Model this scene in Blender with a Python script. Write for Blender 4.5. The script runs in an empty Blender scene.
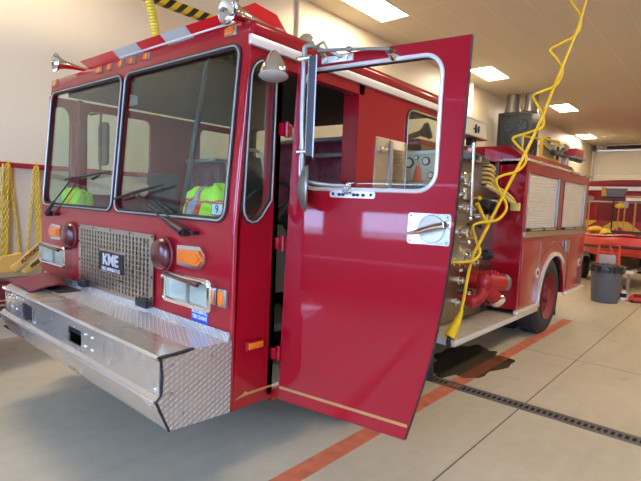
import bpy, bmesh, math, random
from mathutils import Vector, Matrix, noise as mnoise
random.seed(7)
PI = math.pi
COL = bpy.context.scene.collection

# ------------------------------------------------------------------ helpers
def lin(c):
    c = c / 255.0
    return c / 12.92 if c <= 0.04045 else ((c + 0.055) / 1.055) ** 2.4

def rgb(r, g, b):
    return (lin(r), lin(g), lin(b), 1.0)

def lerp(a, b, t):
    return a + (b - a) * t

def rr(x0, x1, y0, y1, r=0.05, n=6):
    """rounded rectangle, counter-clockwise"""
    p = []
    for cx, cy, a in ((x1 - r, y1 - r, 0), (x0 + r, y1 - r, 90), (x0 + r, y0 + r, 180), (x1 - r, y0 + r, 270)):
        for i in range(n + 1):
            t = math.radians(a + 90 * i / n)
            p.append((cx + r * math.cos(t), cy + r * math.sin(t)))
    return p

def grow(poly, d):
    """offset a ccw polygon outwards by d"""
    n = len(poly)
    out = []
    for i in range(n):
        a, b, c = Vector(poly[i - 1]), Vector(poly[i]), Vector(poly[(i + 1) % n])
        e1, e2 = (b - a), (c - b)
        if e1.length < 1e-7: e1 = e2
        if e2.length < 1e-7: e2 = e1
        n1 = Vector((e1.y, -e1.x)).normalized()
        n2 = Vector((e2.y, -e2.x)).normalized()
        m = n1 + n2
        m = m.normalized() if m.length > 1e-6 else n1
        k = max(0.4, m.dot(n1))
        q = b + m * (d / k)
        out.append((q.x, q.y))
    return out

def smooth_path(pts, n=6, closed=False):
    """catmull-rom through pts"""
    P = [Vector(p) for p in pts]
    out = []
    N = len(P)
    rng = range(N if closed else N - 1)
    for i in rng:
        p1, p2 = P[i], P[(i + 1) % N]
        p0 = P[i - 1] if (i > 0 or closed) else p1
        p3 = P[(i + 2) % N] if (i + 2 < N or closed) else p2
        for k in range(n):
            t = k / n
            out.append(0.5 * ((2 * p1) + (p2 - p0) * t + (2 * p0 - 5 * p1 + 4 * p2 - p3) * t * t + (3 * p1 - p0 - 3 * p2 + p3) * t ** 3))
    if not closed:
        out.append(P[-1])
    return out

class MB:
    def __init__(s):
        s.bm = bmesh.new()

    def box(s, x0, x1, y0, y1, z0, z1, bev=0.0, seg=2):
        vs = [s.bm.verts.new((x, y, z)) for z in (z0, z1) for y in (y0, y1) for x in (x0, x1)]
        fs = [s.bm.faces.new([vs[i] for i in q]) for q in ((0, 2, 3, 1), (4, 5, 7, 6), (0, 1, 5, 4), (2, 6, 7, 3), (0, 4, 6, 2), (1, 3, 7, 5))]
        if bev > 0:
            es = list({e for f in fs for e in f.edges})
            bmesh.ops.bevel(s.bm, geom=es, offset=bev, segments=seg, profile=0.5, affect='EDGES')
        return s

    def prism(s, poly, plane, a0, a1, holes=(), fn=None):
        """polygon (with holes) in a plane, extruded from a0 to a1 along the plane's normal axis"""
        def P(u, v, a):
            if plane == 'xy': return (u, v, a)
            if plane == 'xz': return (u, a, v)
            return (a, u, v)
        if not holes:
            ring0 = [s.bm.verts.new(P(u, v, a0)) for u, v in poly]
            ring1 = [s.bm.verts.new(P(u, v, a1)) for u, v in poly]
            n = len(poly)
            fs = [s.bm.faces.new(ring0), s.bm.faces.new(ring1[::-1])]
            for i in range(n):
                j = (i + 1) % n
                fs.append(s.bm.faces.new((ring0[i], ring1[i], ring1[j], ring0[j])))
        else:
            edges, rings = [], []
            for lp in [poly] + list(holes):
                r0 = [s.bm.verts.new(P(u, v, a0)) for u, v in lp]
                rings.append(r0)
                for i in range(len(r0)):
                    edges.append(s.bm.edges.new((r0[i], r0[(i + 1) % len(r0)])))
            res = bmesh.ops.triangle_fill(s.bm, use_beauty=True, use_dissolve=False, edges=edges)
            faces = [g for g in res['geom'] if isinstance(g, bmesh.types.BMFace)]
            up = {}
            for r0, lp in zip(rings, [poly] + list(holes)):
                for v, (a, b) in zip(r0, lp):
                    up[v] = s.bm.verts.new(P(a, b, a1))
            for f in faces:
                try: s.bm.faces.new([up[v] for v in reversed(f.verts)])
                except ValueError: pass
            for r0 in rings:
                for i in range(len(r0)):
                    j = (i + 1) % len(r0)
                    s.bm.faces.new((r0[i], r0[j], up[r0[j]], up[r0[i]]))
        return s

    def tube(s, pts, r, n=8, closed=False, caps=True, sq=None):
        P = [Vector(p) for p in pts]
        N = len(P)
        R = r if isinstance(r, (list, tuple)) else [r] * N
        rings = []
        prev = None
        for i in range(N):
            if closed: t = P[(i + 1) % N] - P[i - 1]
            else: t = P[min(i + 1, N - 1)] - P[max(i - 1, 0)]
            t = t.normalized() if t.length > 1e-9 else Vector((0, 0, 1))
            if prev is None:
                a = Vector((0, 0, 1)) if abs(t.z) < 0.9 else Vector((1, 0, 0))
                u = t.cross(a).normalized()
            else:
                u = (prev - t * prev.dot(t))
                u = u.normalized() if u.length > 1e-6 else t.orthogonal().normalized()
            prev = u
            w = t.cross(u)
            rings.append([s.bm.verts.new(P[i] + (u * math.cos(2 * PI * k / n) + w * math.sin(2 * PI * k / n)) * R[i]) for k in range(n)])
        for i in range(N if closed else N - 1):
            a, b = rings[i], rings[(i + 1) % N]
            off = 0
            if closed and i == N - 1:
                off = min(range(n), key=lambda o: (a[0].co - b[o].co).length)
            for k in range(n):
                s.bm.faces.new((a[k], a[(k + 1) % n], b[(k + 1 + off) % n], b[(k + off) % n]))
        if caps and not closed:
            s.bm.faces.new(rings[0][::-1]); s.bm.faces.new(rings[-1])
        return s

    def cyl(s, p0, p1, r0, r1=None, n=20):
        return s.tube([p0, p1], [r0, r0 if r1 is None else r1], n)

    def lathe(s, prof, origin, axis=(0, 0, 1), n=28, close=True):
        """prof: (radius, height) pairs along axis from origin"""
        ax = Vector(axis).normalized()
        u = ax.orthogonal().normalized()
        w = ax.cross(u)
        o = Vector(origin)
        rings = []
        for r, h in prof:
            if r < 1e-6: rings.append([s.bm.verts.new(o + ax * h)])
            else: rings.append([s.bm.verts.new(o + ax * h + (u * math.cos(2 * PI * k / n) + w * math.sin(2 * PI * k / n)) * r) for k in range(n)])
        for a, b in zip(rings, rings[1:]):
            for k in range(n):
                j = (k + 1) % n
                if len(a) == 1 and len(b) == 1: continue
                if len(a) == 1: s.bm.faces.new((a[0], b[j], b[k]))
                elif len(b) == 1: s.bm.faces.new((a[k], a[j], b[0]))
                else: s.bm.faces.new((a[k], a[j], b[j], b[k]))
        if close:
            if len(rings[0]) > 1: s.bm.faces.new(rings[0][::-1])
            if len(rings[-1]) > 1: s.bm.faces.new(rings[-1])
        return s

    def ell(s, c, r, n=20, m=12):
        c = Vector(c)
        rings = []
        for i in range(m + 1):
            t = PI * i / m
            if i in (0, m): rings.append([s.bm.verts.new((c.x, c.y, c.z + r[2] * math.cos(t)))])
            else: rings.append([s.bm.verts.new((c.x + r[0] * math.sin(t) * math.cos(2 * PI * k / n), c.y + r[1] * math.sin(t) * math.sin(2 * PI * k / n), c.z + r[2] * math.cos(t))) for k in range(n)])
        for a, b in zip(rings, rings[1:]):
            for k in range(n):
                j = (k + 1) % n
                if len(a) == 1: s.bm.faces.new((a[0], b[k], b[j]))
                elif len(b) == 1: s.bm.faces.new((a[k], b[0], a[j]))
                else: s.bm.faces.new((a[k], b[k], b[j], a[j]))
        return s

    def grid(s, fn, nu, nv, close_u=False):
        V = [[s.bm.verts.new(fn(i / nu, j / nv)) for j in range(nv + 1)] for i in range(nu if close_u else nu + 1)]
        for i in range(nu):
            for j in range(nv):
                i2 = (i + 1) % len(V)
                s.bm.faces.new((V[i][j], V[i2][j], V[i2][j + 1], V[i][j + 1]))
        return s

    def torus(s, c, ax, R, r, n=16, m=6, sq=1.0):
        ax = Vector(ax).normalized(); u = ax.orthogonal().normalized(); w = ax.cross(u); c = Vector(c)
        return s.tube([c + u * R * math.cos(2 * PI * k / n) + w * R * sq * math.sin(2 * PI * k / n) for k in range(n)], r, m, closed=True)

    def xf(s, fn):
        for v in s.bm.verts:
            v.co = Vector(fn(v.co))
        return s

    def build(s, name, mat, parent=None, angle=35, smooth=True):
        bm = s.bm
        bmesh.ops.remove_doubles(bm, verts=bm.verts, dist=1e-6)
        bmesh.ops.recalc_face_normals(bm, faces=bm.faces)
        lo = Vector((min(v.co.x for v in bm.verts), min(v.co.y for v in bm.verts), min(v.co.z for v in bm.verts)))
        hi = Vector((max(v.co.x for v in bm.verts), max(v.co.y for v in bm.verts), max(v.co.z for v in bm.verts)))
        c = (lo + hi) / 2
        for v in bm.verts: v.co -= c
        me = bpy.data.meshes.new(name)
        bm.to_mesh(me); bm.free()
        if smooth:
            for p in me.polygons: p.use_smooth = True
            me.set_sharp_from_angle(angle=math.radians(angle))
        o = bpy.data.objects.new(name, me)
        COL.objects.link(o)
        me.materials.append(mat)
        place(o, c, parent)
        return o

WORLD = {}
def place(o, c, parent):
    c = Vector(c)
    WORLD[o.name] = c
    if parent is not None:
        o.parent = parent
        o.location = c - WORLD[parent.name]
    else:
        o.location = c

def thing(name, label, cat, loc=(0, 0, 0), group=None):
    o = bpy.data.objects.new(name, None)
    o.empty_display_size = 0.1
    COL.objects.link(o)
    place(o, loc, None)
    return tag(o, label, cat, group)

def bolts(pts, r, mat, parent, name='bolt', fn=None):
    for p in pts:
        m = MB().ell(p, r, 10, 6)
        if fn: m.xf(fn)
        m.build(name, mat, parent)

def tag(o, label, cat, group=None, kind=None):
    o['label'] = label
    o['category'] = cat
    if group: o['group'] = group
    if kind: o['kind'] = kind
    return o

def struct(o):
    o['kind'] = 'structure'
    return o

def text(name, body, size, loc, xdir, up, mat, parent, extrude=0.001, sx=1.0, align='CENTER', bold=0.0):
    cu = bpy.data.curves.new(name, 'FONT')
    cu.body = body; cu.size = size; cu.extrude = extrude; cu.align_x = align; cu.align_y = 'CENTER'; cu.offset = bold
    tmp = bpy.data.objects.new(name + '_curve', cu)
    COL.objects.link(tmp)
    dg = bpy.context.evaluated_depsgraph_get(); dg.update()
    me = bpy.data.meshes.new_from_object(tmp.evaluated_get(dg))
    bpy.data.objects.remove(tmp)
    o = bpy.data.objects.new(name, me)
    COL.objects.link(o)
    me.materials.clear(); me.materials.append(mat)
    X = Vector(xdir).normalized(); Z = X.cross(Vector(up)).normalized(); Y = Z.cross(X)
    m = Matrix((X * sx, Y, Z)).transposed()
    place(o, loc, parent)
    o.rotation_euler = Matrix((X, Y, Z)).transposed().to_euler()
    o.scale = (sx, 1, 1)
    return o

# ------------------------------------------------------------------ materials
def newmat(name):
    m = bpy.data.materials.new(name)
    m.use_nodes = True
    return m, m.node_tree, m.node_tree.nodes['Principled BSDF']

def mk(name, col, rough=0.5, metal=0.0, coat=0.0, var=0.0, vscale=6.0, bump=0.0, bscale=60.0, stretch=None, spec=0.5, rvar=0.0):
    m, t, b = newmat(name)
    b.inputs['Base Color'].default_value = col
    b.inputs['Roughness'].default_value = rough
    b.inputs['Metallic'].default_value = metal
    b.inputs['Coat Weight'].default_value = coat
    b.inputs['Coat Roughness'].default_value = 0.04
    b.inputs['Specular IOR Level'].default_value = spec
    N, L = t.nodes, t.links
    tc = N.new('ShaderNodeTexCoord')
    src = tc.outputs['Object']
    if stretch:
        mp = N.new('ShaderNodeMapping'); mp.inputs['Scale'].default_value = stretch
        L.new(src, mp.inputs['Vector']); src = mp.outputs['Vector']
    if var > 0 or rvar > 0:
        nz = N.new('ShaderNodeTexNoise'); nz.inputs['Scale'].default_value = vscale; nz.inputs['Detail'].default_value = 5
        L.new(src, nz.inputs['Vector'])
    if var > 0:
        hs = N.new('ShaderNodeHueSaturation'); hs.inputs['Color'].default_value = col
        mr = N.new('ShaderNodeMapRange'); mr.inputs['From Min'].default_value = 0.3; mr.inputs['From Max'].default_value = 0.7
        mr.inputs['To Min'].default_value = 1 - var; mr.inputs['To Max'].default_value = 1 + var
        L.new(nz.outputs['Fac'], mr.inputs['Value']); L.new(mr.outputs['Result'], hs.inputs['Value'])
        L.new(hs.outputs['Color'], b.inputs['Base Color'])
    if rvar > 0:
        mr = N.new('ShaderNodeMapRange'); mr.inputs['From Min'].default_value = 0.3; mr.inputs['From Max'].default_value = 0.7
        mr.inputs['To Min'].default_value = max(0.02, rough - rvar); mr.inputs['To Max'].default_value = rough + rvar
        L.new(nz.outputs['Fac'], mr.inputs['Value']); L.new(mr.outputs['Result'], b.inputs['Roughness'])
    if bump > 0:
        nb = N.new('ShaderNodeTexNoise'); nb.inputs['Scale'].default_value = bscale; nb.inputs['Detail'].default_value = 3
        L.new(src, nb.inputs['Vector'])
        bp = N.new('ShaderNodeBump'); bp.inputs['Strength'].default_value = bump; bp.inputs['Distance'].default_value = 0.01
        L.new(nb.outputs['Fac'], bp.inputs['Height']); L.new(bp.outputs['Normal'], b.inputs['Normal'])
    return m

def math_node(t, op, a=None, b=None, c=None):
    n = t.nodes.new('ShaderNodeMath'); n.operation = op
    for i, v in enumerate((a, b, c)):
        if v is None: continue
        if isinstance(v, (int, float)): n.inputs[i].default_value = v
        else: t.links.new(v, n.inputs[i])
    return n.outputs[0]

def diamond(name, ax, pitch=0.034, col=rgb(205, 203, 200), rough=0.22, strength=1.0, dist=0.008):
    """tread plate: rows of raised slanted bars on bare aluminium"""
    m, t, b = newmat(name)
    b.inputs['Base Color'].default_value = col
    b.inputs['Metallic'].default_value = 0.72
    b.inputs['Roughness'].default_value = rough
    tc = t.nodes.new('ShaderNodeTexCoord')
    sp = t.nodes.new('ShaderNodeSeparateXYZ'); t.links.new(tc.outputs['Object'], sp.inputs[0])
    U, V = sp.outputs['XYZ'.index(ax[0])], sp.outputs['XYZ'.index(ax[1])]
    hs = []
    for off in (0.0, 0.5):
        u = math_node(t, 'ADD', math_node(t, 'DIVIDE', U, pitch), off)
        v = math_node(t, 'DIVIDE', V, pitch * 0.55)
        v = math_node(t, 'ADD', v, off)
        fu = math_node(t, 'SUBTRACT', math_node(t, 'FRACT', u), 0.5)
        fv = math_node(t, 'SUBTRACT', math_node(t, 'FRACT', v), 0.5)
        fy = math_node(t, 'MULTIPLY', fv, 0.55)
        a = math_node(t, 'ADD', math_node(t, 'MULTIPLY', fu, 0.82), math_node(t, 'MULTIPLY', fy, 0.57))
        c = math_node(t, 'SUBTRACT', math_node(t, 'MULTIPLY', fy, 0.82), math_node(t, 'MULTIPLY', fu, 0.57))
        d = math_node(t, 'ADD', math_node(t, 'POWER', math_node(t, 'DIVIDE', a, 0.30), 2.0), math_node(t, 'POWER', math_node(t, 'DIVIDE', c, 0.085), 2.0))
        hs.append(math_node(t, 'MAXIMUM', math_node(t, 'SUBTRACT', 1.0, d), 0.0))
    h = math_node(t, 'POWER', math_node(t, 'MAXIMUM', hs[0], hs[1]), 0.5)
    mxc = t.nodes.new('ShaderNodeMix'); mxc.data_type = 'RGBA'
    t.links.new(math_node(t, 'GREATER_THAN', h, 0.35), mxc.inputs[0])
    mxc.inputs[6].default_value = col; mxc.inputs[7].default_value = rgb(238, 236, 232)
    t.links.new(mxc.outputs[2], b.inputs['Base Color'])
    bp = t.nodes.new('ShaderNodeBump'); bp.inputs['Strength'].default_value = strength; bp.inputs['Distance'].default_value = dist
    t.links.new(h, bp.inputs['Height']); t.links.new(bp.outputs['Normal'], b.inputs['Normal'])
    return m

def glass(name, tint=(0.8, 0.88, 0.84), refl=0.35, rough=0.0):
    m = bpy.data.materials.new(name); m.use_nodes = True
    t = m.node_tree; t.nodes.clear()
    out = t.nodes.new('ShaderNodeOutputMaterial')
    tr = t.nodes.new('ShaderNodeBsdfTransparent'); tr.inputs['Color'].default_value = (*tint, 1)
    gl = t.nodes.new('ShaderNodeBsdfGlossy'); gl.inputs['Roughness'].default_value = rough; gl.inputs['Color'].default_value = (1, 1, 1, 1)
    fr = t.nodes.new('ShaderNodeLayerWeight'); fr.inputs['Blend'].default_value = 0.5
    mx = t.nodes.new('ShaderNodeMixShader')
    k = math_node(t, 'ADD', math_node(t, 'MULTIPLY', math_node(t, 'POWER', fr.outputs['Facing'], 5.0), 0.9), 0.05)
    t.links.new(math_node(t, 'MULTIPLY', k, refl * 2), mx.inputs[0])
    t.links.new(tr.outputs[0], mx.inputs[1]); t.links.new(gl.outputs[0], mx.inputs[2])
    t.links.new(mx.outputs[0], out.inputs['Surface'])
    return m

def emit(name, col, strength):
    m, t, b = newmat(name)
    b.inputs['Base Color'].default_value = (0.8, 0.8, 0.8, 1)
    b.inputs['Emission Color'].default_value = col
    b.inputs['Emission Strength'].default_value = strength
    return m

def stripes_mat(name, c1, c2, axis='X', period=0.2, slant=0.0, slant_axis='Z', rough=0.5):
    m, t, b = newmat(name)
    tc = t.nodes.new('ShaderNodeTexCoord')
    sp = t.nodes.new('ShaderNodeSeparateXYZ'); t.links.new(tc.outputs['Object'], sp.inputs[0])
    v = math_node(t, 'ADD', sp.outputs['XYZ'.index(axis)], math_node(t, 'MULTIPLY', sp.outputs['XYZ'.index(slant_axis)], slant))
    f = math_node(t, 'GREATER_THAN', math_node(t, 'FRACT', math_node(t, 'DIVIDE', v, period)), 0.5)
    mx = t.nodes.new('ShaderNodeMix'); mx.data_type = 'RGBA'
    t.links.new(f, mx.inputs[0]); mx.inputs[6].default_value = c1; mx.inputs[7].default_value = c2
    t.links.new(mx.outputs[2], b.inputs['Base Color'])
    b.inputs['Roughness'].default_value = rough
    return m

PAINT = mk('red_paint', rgb(150, 2, 24), 0.30, 0, 0.75, var=0.04, vscale=2.5, bump=0.008, bscale=30, spec=0.15)
DOORPAINT = PAINT
BODYPAINT = mk('body_red_paint', rgb(150, 7, 24), 0.30, 0, 0.75, var=0.05, vscale=3, spec=0.2)
FLATRED = mk('red_enamel', rgb(165, 22, 28), 0.4)
VINYL = mk('maroon_vinyl', rgb(112, 30, 40), 0.6, var=0.1, bump=0.1, bscale=200)
QUILT = mk('maroon_upholstery', rgb(112, 26, 42), 0.55, var=0.1)
BEAD = mk('bright_bead', rgb(186, 180, 170), 0.38, 0.7)
CHROME = mk('chrome', rgb(225, 222, 215), 0.09, 1.0)
PSTEEL = mk('panel_steel', rgb(148, 136, 116), 0.34, 1.0, bump=0.1, bscale=12, rvar=0.08, vscale=8)
STEEL = mk('stainless_steel', rgb(190, 180, 165), 0.32, 1.0, bump=0.06, bscale=30, stretch=(1, 1, 14), rvar=0.06)
POLISH = mk('polished_aluminium', rgb(214, 209, 204), 0.18, 0.85, bump=0.03, bscale=18, rvar=0.05, vscale=5)
BRUSH = mk('brushed_aluminium', rgb(216, 206, 194), 0.27, 0.85, bump=0.006, bscale=12, rvar=0.02, vscale=3)
ALU = mk('dull_aluminium', rgb(158, 154, 146), 0.45, 0.9, var=0.05)
TRIMW = mk('pale_trim', rgb(214, 206, 196), 0.35, 0.3, var=0.04)
RUBBER = mk('black_rubber', rgb(20, 20, 21), 0.6)
BLACK = mk('black_plastic', rgb(26, 26, 28), 0.45)
DARK = mk('dark_void', rgb(14, 13, 13), 0.8)
CABIN = mk('cab_liner', rgb(62, 56, 52), 0.75, var=0.08, bump=0.1, bscale=120)
CABDARK = mk('cab_trim', rgb(44, 40, 40), 0.7, var=0.08)
TIRE = mk('tire_rubber', rgb(40, 38, 37), 0.8, var=0.2, vscale=14, bump=0.2, bscale=50)
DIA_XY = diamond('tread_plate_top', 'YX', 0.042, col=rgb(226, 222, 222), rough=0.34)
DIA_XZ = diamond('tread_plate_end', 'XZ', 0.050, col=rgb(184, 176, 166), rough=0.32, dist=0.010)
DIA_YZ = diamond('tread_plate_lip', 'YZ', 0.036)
GLASS = glass('tinted_glass', (0.86, 0.93, 0.89), 0.42)
CGLASS = glass('clear_glass', (0.93, 0.965, 0.94), 0.4)
AMBER = mk('amber_lens', rgb(225, 110, 20), 0.15, 0, 0.5, bump=0.3, bscale=120)
REDLENS = mk('red_lens', rgb(84, 10, 18), 0.12, 0, 0.6, bump=0.25, bscale=150)
BARRED = mk('light_bar_red', rgb(212, 22, 32), 0.1, 0, 0.6)
BARCLEAR = mk('light_bar_clear', rgb(190, 184, 172), 0.12, 0, 0.5)
LAMPGLASS = mk('lamp_reflector', rgb(232, 228, 220), 0.3, 0.6, 0.6, bump=0.6, bscale=45)
GOLD = mk('gold_leaf', rgb(186, 146, 84), 0.4, 0.3)
WHITEPLATE = mk('white_reflector', rgb(225, 222, 215), 0.4)
BLUE = mk('blue_sticker', rgb(22, 62, 165), 0.35)
WHITEINK = mk('white_ink', rgb(225, 232, 240), 0.5)
BLACKINK = mk('black_ink', rgb(22, 20, 20), 0.5)
LIME = mk('lime_fabric', rgb(180, 228, 30), 0.75, bump=0.3, bscale=80, var=0.12, vscale=14)
ORANGET = mk('orange_tape', rgb(205, 62, 40), 0.7)
GREYT = mk('grey_reflective_tape', rgb(150, 156, 165), 0.45)
PALEBLUE = mk('pale_blue_cloth', rgb(160, 190, 220), 0.8)
YCORD = mk('yellow_jacket', rgb(228, 190, 20), 0.42)
YPLASTIC = mk('yellow_plastic', rgb(224, 184, 30), 0.45, var=0.08)
YCHAIN = mk('yellow_chain', rgb(222, 182, 45), 0.45)
YSIGN = mk('amber_board', rgb(228, 176, 84), 0.55, var=0.06)
YHOSE = mk('hose_jacket', rgb(206, 178, 96), 0.7, var=0.1, bump=0.2, bscale=150)
YDUCT = mk('yellow_duct', rgb(212, 200, 80), 0.5)
ORANGE = mk('orange_rubber', rgb(214, 70, 50), 0.5, var=0.08)
BOATRED = mk('boat_fabric', rgb(205, 62, 48), 0.45, var=0.06)
BOATDARK = mk('boat_strake', rgb(70, 28, 28), 0.55)
GREYPL = mk('grey_plastic', rgb(92, 95, 98), 0.55, var=0.05)
BAG = mk('black_bag', rgb(34, 34, 38), 0.3, bump=0.4, bscale=25)
WOOD = mk('tool_wood', rgb(178, 132, 84), 0.55, var=0.15, vscale=10, stretch=(1, 1, 0.1))
BEIGE = mk('beige_housing', rgb(208, 198, 172), 0.5)
DUCT = mk('galvanised_duct', rgb(178, 175, 168), 0.35, 0.9, bump=0.05)
WORN = mk('worn_rubber', rgb(46, 44, 42), 0.8)
DARKGREY = mk('dark_grey_case', rgb(36, 36, 40), 0.45, 0.2)
BLUEGREY = mk('fan_blue', rgb(48, 70, 92), 0.4, 0.2)
GREENPL = mk('grey_panel', rgb(120, 116, 100), 0.5)
IRON = mk('cast_iron', rgb(125, 118, 108), 0.5, 0.6, var=0.12)
CHEV = mk('chevron_yellow', rgb(205, 165, 60), 0.4)
DRYRED = mk('dull_red', rgb(120, 18, 26), 0.55)

# ---- room materials
def floor_mat():
    m, t, b = newmat('sealed_concrete')
    N, L = t.nodes, t.links
    tc = N.new('ShaderNodeTexCoord'); P = tc.outputs['Object']
    n1 = N.new('ShaderNodeTexNoise'); n1.inputs['Scale'].default_value = 0.7; n1.inputs['Detail'].default_value = 8; n1.inputs['Roughness'].default_value = 0.62
    n2 = N.new('ShaderNodeTexNoise'); n2.inputs['Scale'].default_value = 9; n2.inputs['Detail'].default_value = 8; n2.inputs['Roughness'].default_value = 0.7
    mp = N.new('ShaderNodeMapping'); mp.inputs['Scale'].default_value = (0.6, 4.5, 1)
    L.new(P, mp.inputs[0])
    n3 = N.new('ShaderNodeTexNoise'); n3.inputs['Scale'].default_value = 2.0; n3.inputs['Detail'].default_value = 5
    L.new(P, n1.inputs['Vector']); L.new(P, n2.inputs['Vector']); L.new(mp.outputs[0], n3.inputs['Vector'])
    r1 = N.new('ShaderNodeValToRGB')
    r1.color_ramp.elements[0].position = 0.3; r1.color_ramp.elements[0].color = rgb(174, 160, 132)
    r1.color_ramp.elements[1].position = 0.7; r1.color_ramp.elements[1].color = rgb(208, 194, 164)
    s = math_node(t, 'ADD', math_node(t, 'MULTIPLY', n1.outputs['Fac'], 0.5), math_node(t, 'ADD', math_node(t, 'MULTIPLY', n2.outputs['Fac'], 0.28), math_node(t, 'MULTIPLY', n3.outputs['Fac'], 0.22)))
    L.new(s, r1.inputs[0])
    sp = N.new('ShaderNodeSeparateXYZ'); L.new(P, sp.inputs[0])
    X, Y = sp.outputs[0], sp.outputs[1]
    # saw-cut control joints
    def joint(V, c, w):
        return math_node(t, 'LESS_THAN', math_node(t, 'ABSOLUTE', math_node(t, 'SUBTRACT', V, c)), w)
    j = math_node(t, 'MAXIMUM', joint(Y, JY, 0.006), joint(Y, JY - 3.1, 0.006))
    j = math_node(t, 'MAXIMUM', j, joint(X, JX, 0.006))
    j = math_node(t, 'MAXIMUM', j, joint(X, JX + 6.2, 0.006))
    mx = N.new('ShaderNodeMix'); mx.data_type = 'RGBA'
    L.new(math_node(t, 'MULTIPLY', j, 0.85), mx.inputs[0]); L.new(r1.outputs[0], mx.inputs[6]); mx.inputs[7].default_value = rgb(60, 52, 46)
    vo = N.new('ShaderNodeTexVoronoi'); vo.inputs['Scale'].default_value = 1.6; L.new(P, vo.inputs['Vector'])
    n4 = N.new('ShaderNodeTexNoise'); n4.inputs['Scale'].default_value = 3.0; n4.inputs['Detail'].default_value = 6; L.new(P, n4.inputs['Vector'])
    spot = math_node(t, 'MULTIPLY', math_node(t, 'GREATER_THAN', n4.outputs['Fac'], 0.66), 0.16)
    m2 = N.new('ShaderNodeMix'); m2.data_type = 'RGBA'
    L.new(spot, m2.inputs[0]); L.new(mx.outputs[2], m2.inputs[6]); m2.inputs[7].default_value = rgb(110, 100, 86)
    L.new(m2.outputs[2], b.inputs['Base Color'])
    rg = N.new('ShaderNodeMapRange'); rg.inputs['To Min'].default_value = 0.3; rg.inputs['To Max'].default_value = 0.62
    L.new(n1.outputs['Fac'], rg.inputs[0]); L.new(rg.outputs[0], b.inputs['Roughness'])
    bp = N.new('ShaderNodeBump'); bp.inputs['Strength'].default_value = 0.12; bp.inputs['Distance'].default_value = 0.004
    L.new(n2.outputs['Fac'], bp.inputs['Height']); L.new(bp.outputs[0], b.inputs['Normal'])
    return m

def ceiling_mat():
    m, t, b = newmat('ceiling_tile')
    N, L = t.nodes, t.links
    tc = N.new('ShaderNodeTexCoord')
    sp = N.new('ShaderNodeSeparateXYZ'); L.new(tc.outputs['Object'], sp.inputs[0])
    def gl(V, off, per, w):
        f = math_node(t, 'FRACT', math_node(t, 'DIVIDE', math_node(t, 'ADD', V, off), per))
        d = math_node(t, 'MULTIPLY', math_node(t, 'MINIMUM', f, math_node(t, 'SUBTRACT', 1.0, f)), per)
        return math_node(t, 'LESS_THAN', d, w)
    g = math_node(t, 'MAXIMUM', gl(sp.outputs[0], CGX, 1.275, 0.011), gl(sp.outputs[1], CGY, 0.61, 0.011))
    nz = N.new('ShaderNodeTexNoise'); nz.inputs['Scale'].default_value = 40; nz.inputs['Detail'].default_value = 4
    L.new(tc.outputs['Object'], nz.inputs['Vector'])
    r = N.new('ShaderNodeValToRGB'); r.color_ramp.elements[0].color = rgb(198, 189, 170); r.color_ramp.elements[1].color = rgb(216, 208, 190)
    L.new(nz.outputs['Fac'], r.inputs[0])
    mx = N.new('ShaderNodeMix'); mx.data_type = 'RGBA'
    L.new(g, mx.inputs[0]); L.new(r.outputs[0], mx.inputs[6]); mx.inputs[7].default_value = rgb(217, 208, 188)
    L.new(mx.outputs[2], b.inputs['Base Color']); b.inputs['Roughness'].default_value = 0.9
    bp = N.new('ShaderNodeBump'); bp.inputs['Strength'].default_value = 0.2; bp.inputs['Distance'].default_value = 0.005
    L.new(g, bp.inputs['Height']); L.new(bp.outputs[0], b.inputs['Normal'])
    return m

RX0, RX1, RY0, RY1, RZ = -5.0, 25.4, -7.0, 4.02, 5.0       # the bay, in metres
RCX, RCY = (RX0 + RX1) / 2, (RY0 + RY1) / 2
JY, JX = -0.60 - RCY, -1.9 - RCX
CGX, CGY = RCX - 9.85, RCY - 2.92
FLOOR = floor_mat()
CEIL = ceiling_mat()
WALL = mk('cream_wall', rgb(226, 212, 184), 0.45, var=0.02, vscale=1.5, bump=0.03, bscale=30)
WALLP = mk('cream_door_panel', rgb(222, 212, 188), 0.5, var=0.02)
RAILRED = mk('red_rail', rgb(150, 20, 32), 0.4)
LINEPAINT = mk('orange_floor_paint', rgb(205, 112, 78), 0.6, var=0.22, vscale=9, bump=0.05)
TILEMAT = None

# ------------------------------------------------------------------ camera
cam = bpy.data.cameras.new('camera')
co = bpy.data.objects.new('camera', cam); COL.objects.link(co)
yaw, pitch, roll = math.radians(41.1), math.radians(4.52), math.radians(2.5)
f = Vector((math.cos(pitch) * math.cos(yaw), math.cos(pitch) * math.sin(yaw), -math.sin(pitch)))
r = f.cross(Vector((0, 0, 1))).normalized()
u = r.cross(f)
r2 = math.cos(roll) * r + math.sin(roll) * u
u2 = -math.sin(roll) * r + math.cos(roll) * u
co.matrix_world = Matrix(((r2.x, u2.x, -f.x, -1.4652), (r2.y, u2.y, -f.y, -1.8317), (r2.z, u2.z, -f.z, 1.6), (0, 0, 0, 1)))
cam.sensor_width = 36.0; cam.sensor_fit = 'HORIZONTAL'
cam.lens = 480.0 / 641.0 * 36.0
cam.clip_start = 0.05; cam.clip_end = 200
bpy.context.scene.camera = co

# ------------------------------------------------------------------ the bay
T = 0.15
struct(MB().box(RX0 - T, RX1 + T, RY0 - T, RY1 + T, -0.2, 0.0).build('floor', FLOOR, smooth=False))
struct(MB().box(RX0 - T, RX1 + T, RY0 - T, RY1 + T, RZ, RZ + 0.2).build('ceiling', CEIL, smooth=False))
struct(MB().box(RX0 - T, RX1 + T, RY1, RY1 + T, 0, RZ).build('wall_left', WALL, smooth=False))
struct(MB().box(RX0 - T, RX1 + T, RY0 - T, RY0, 0, RZ).build('wall_right', WALL, smooth=False))
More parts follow.
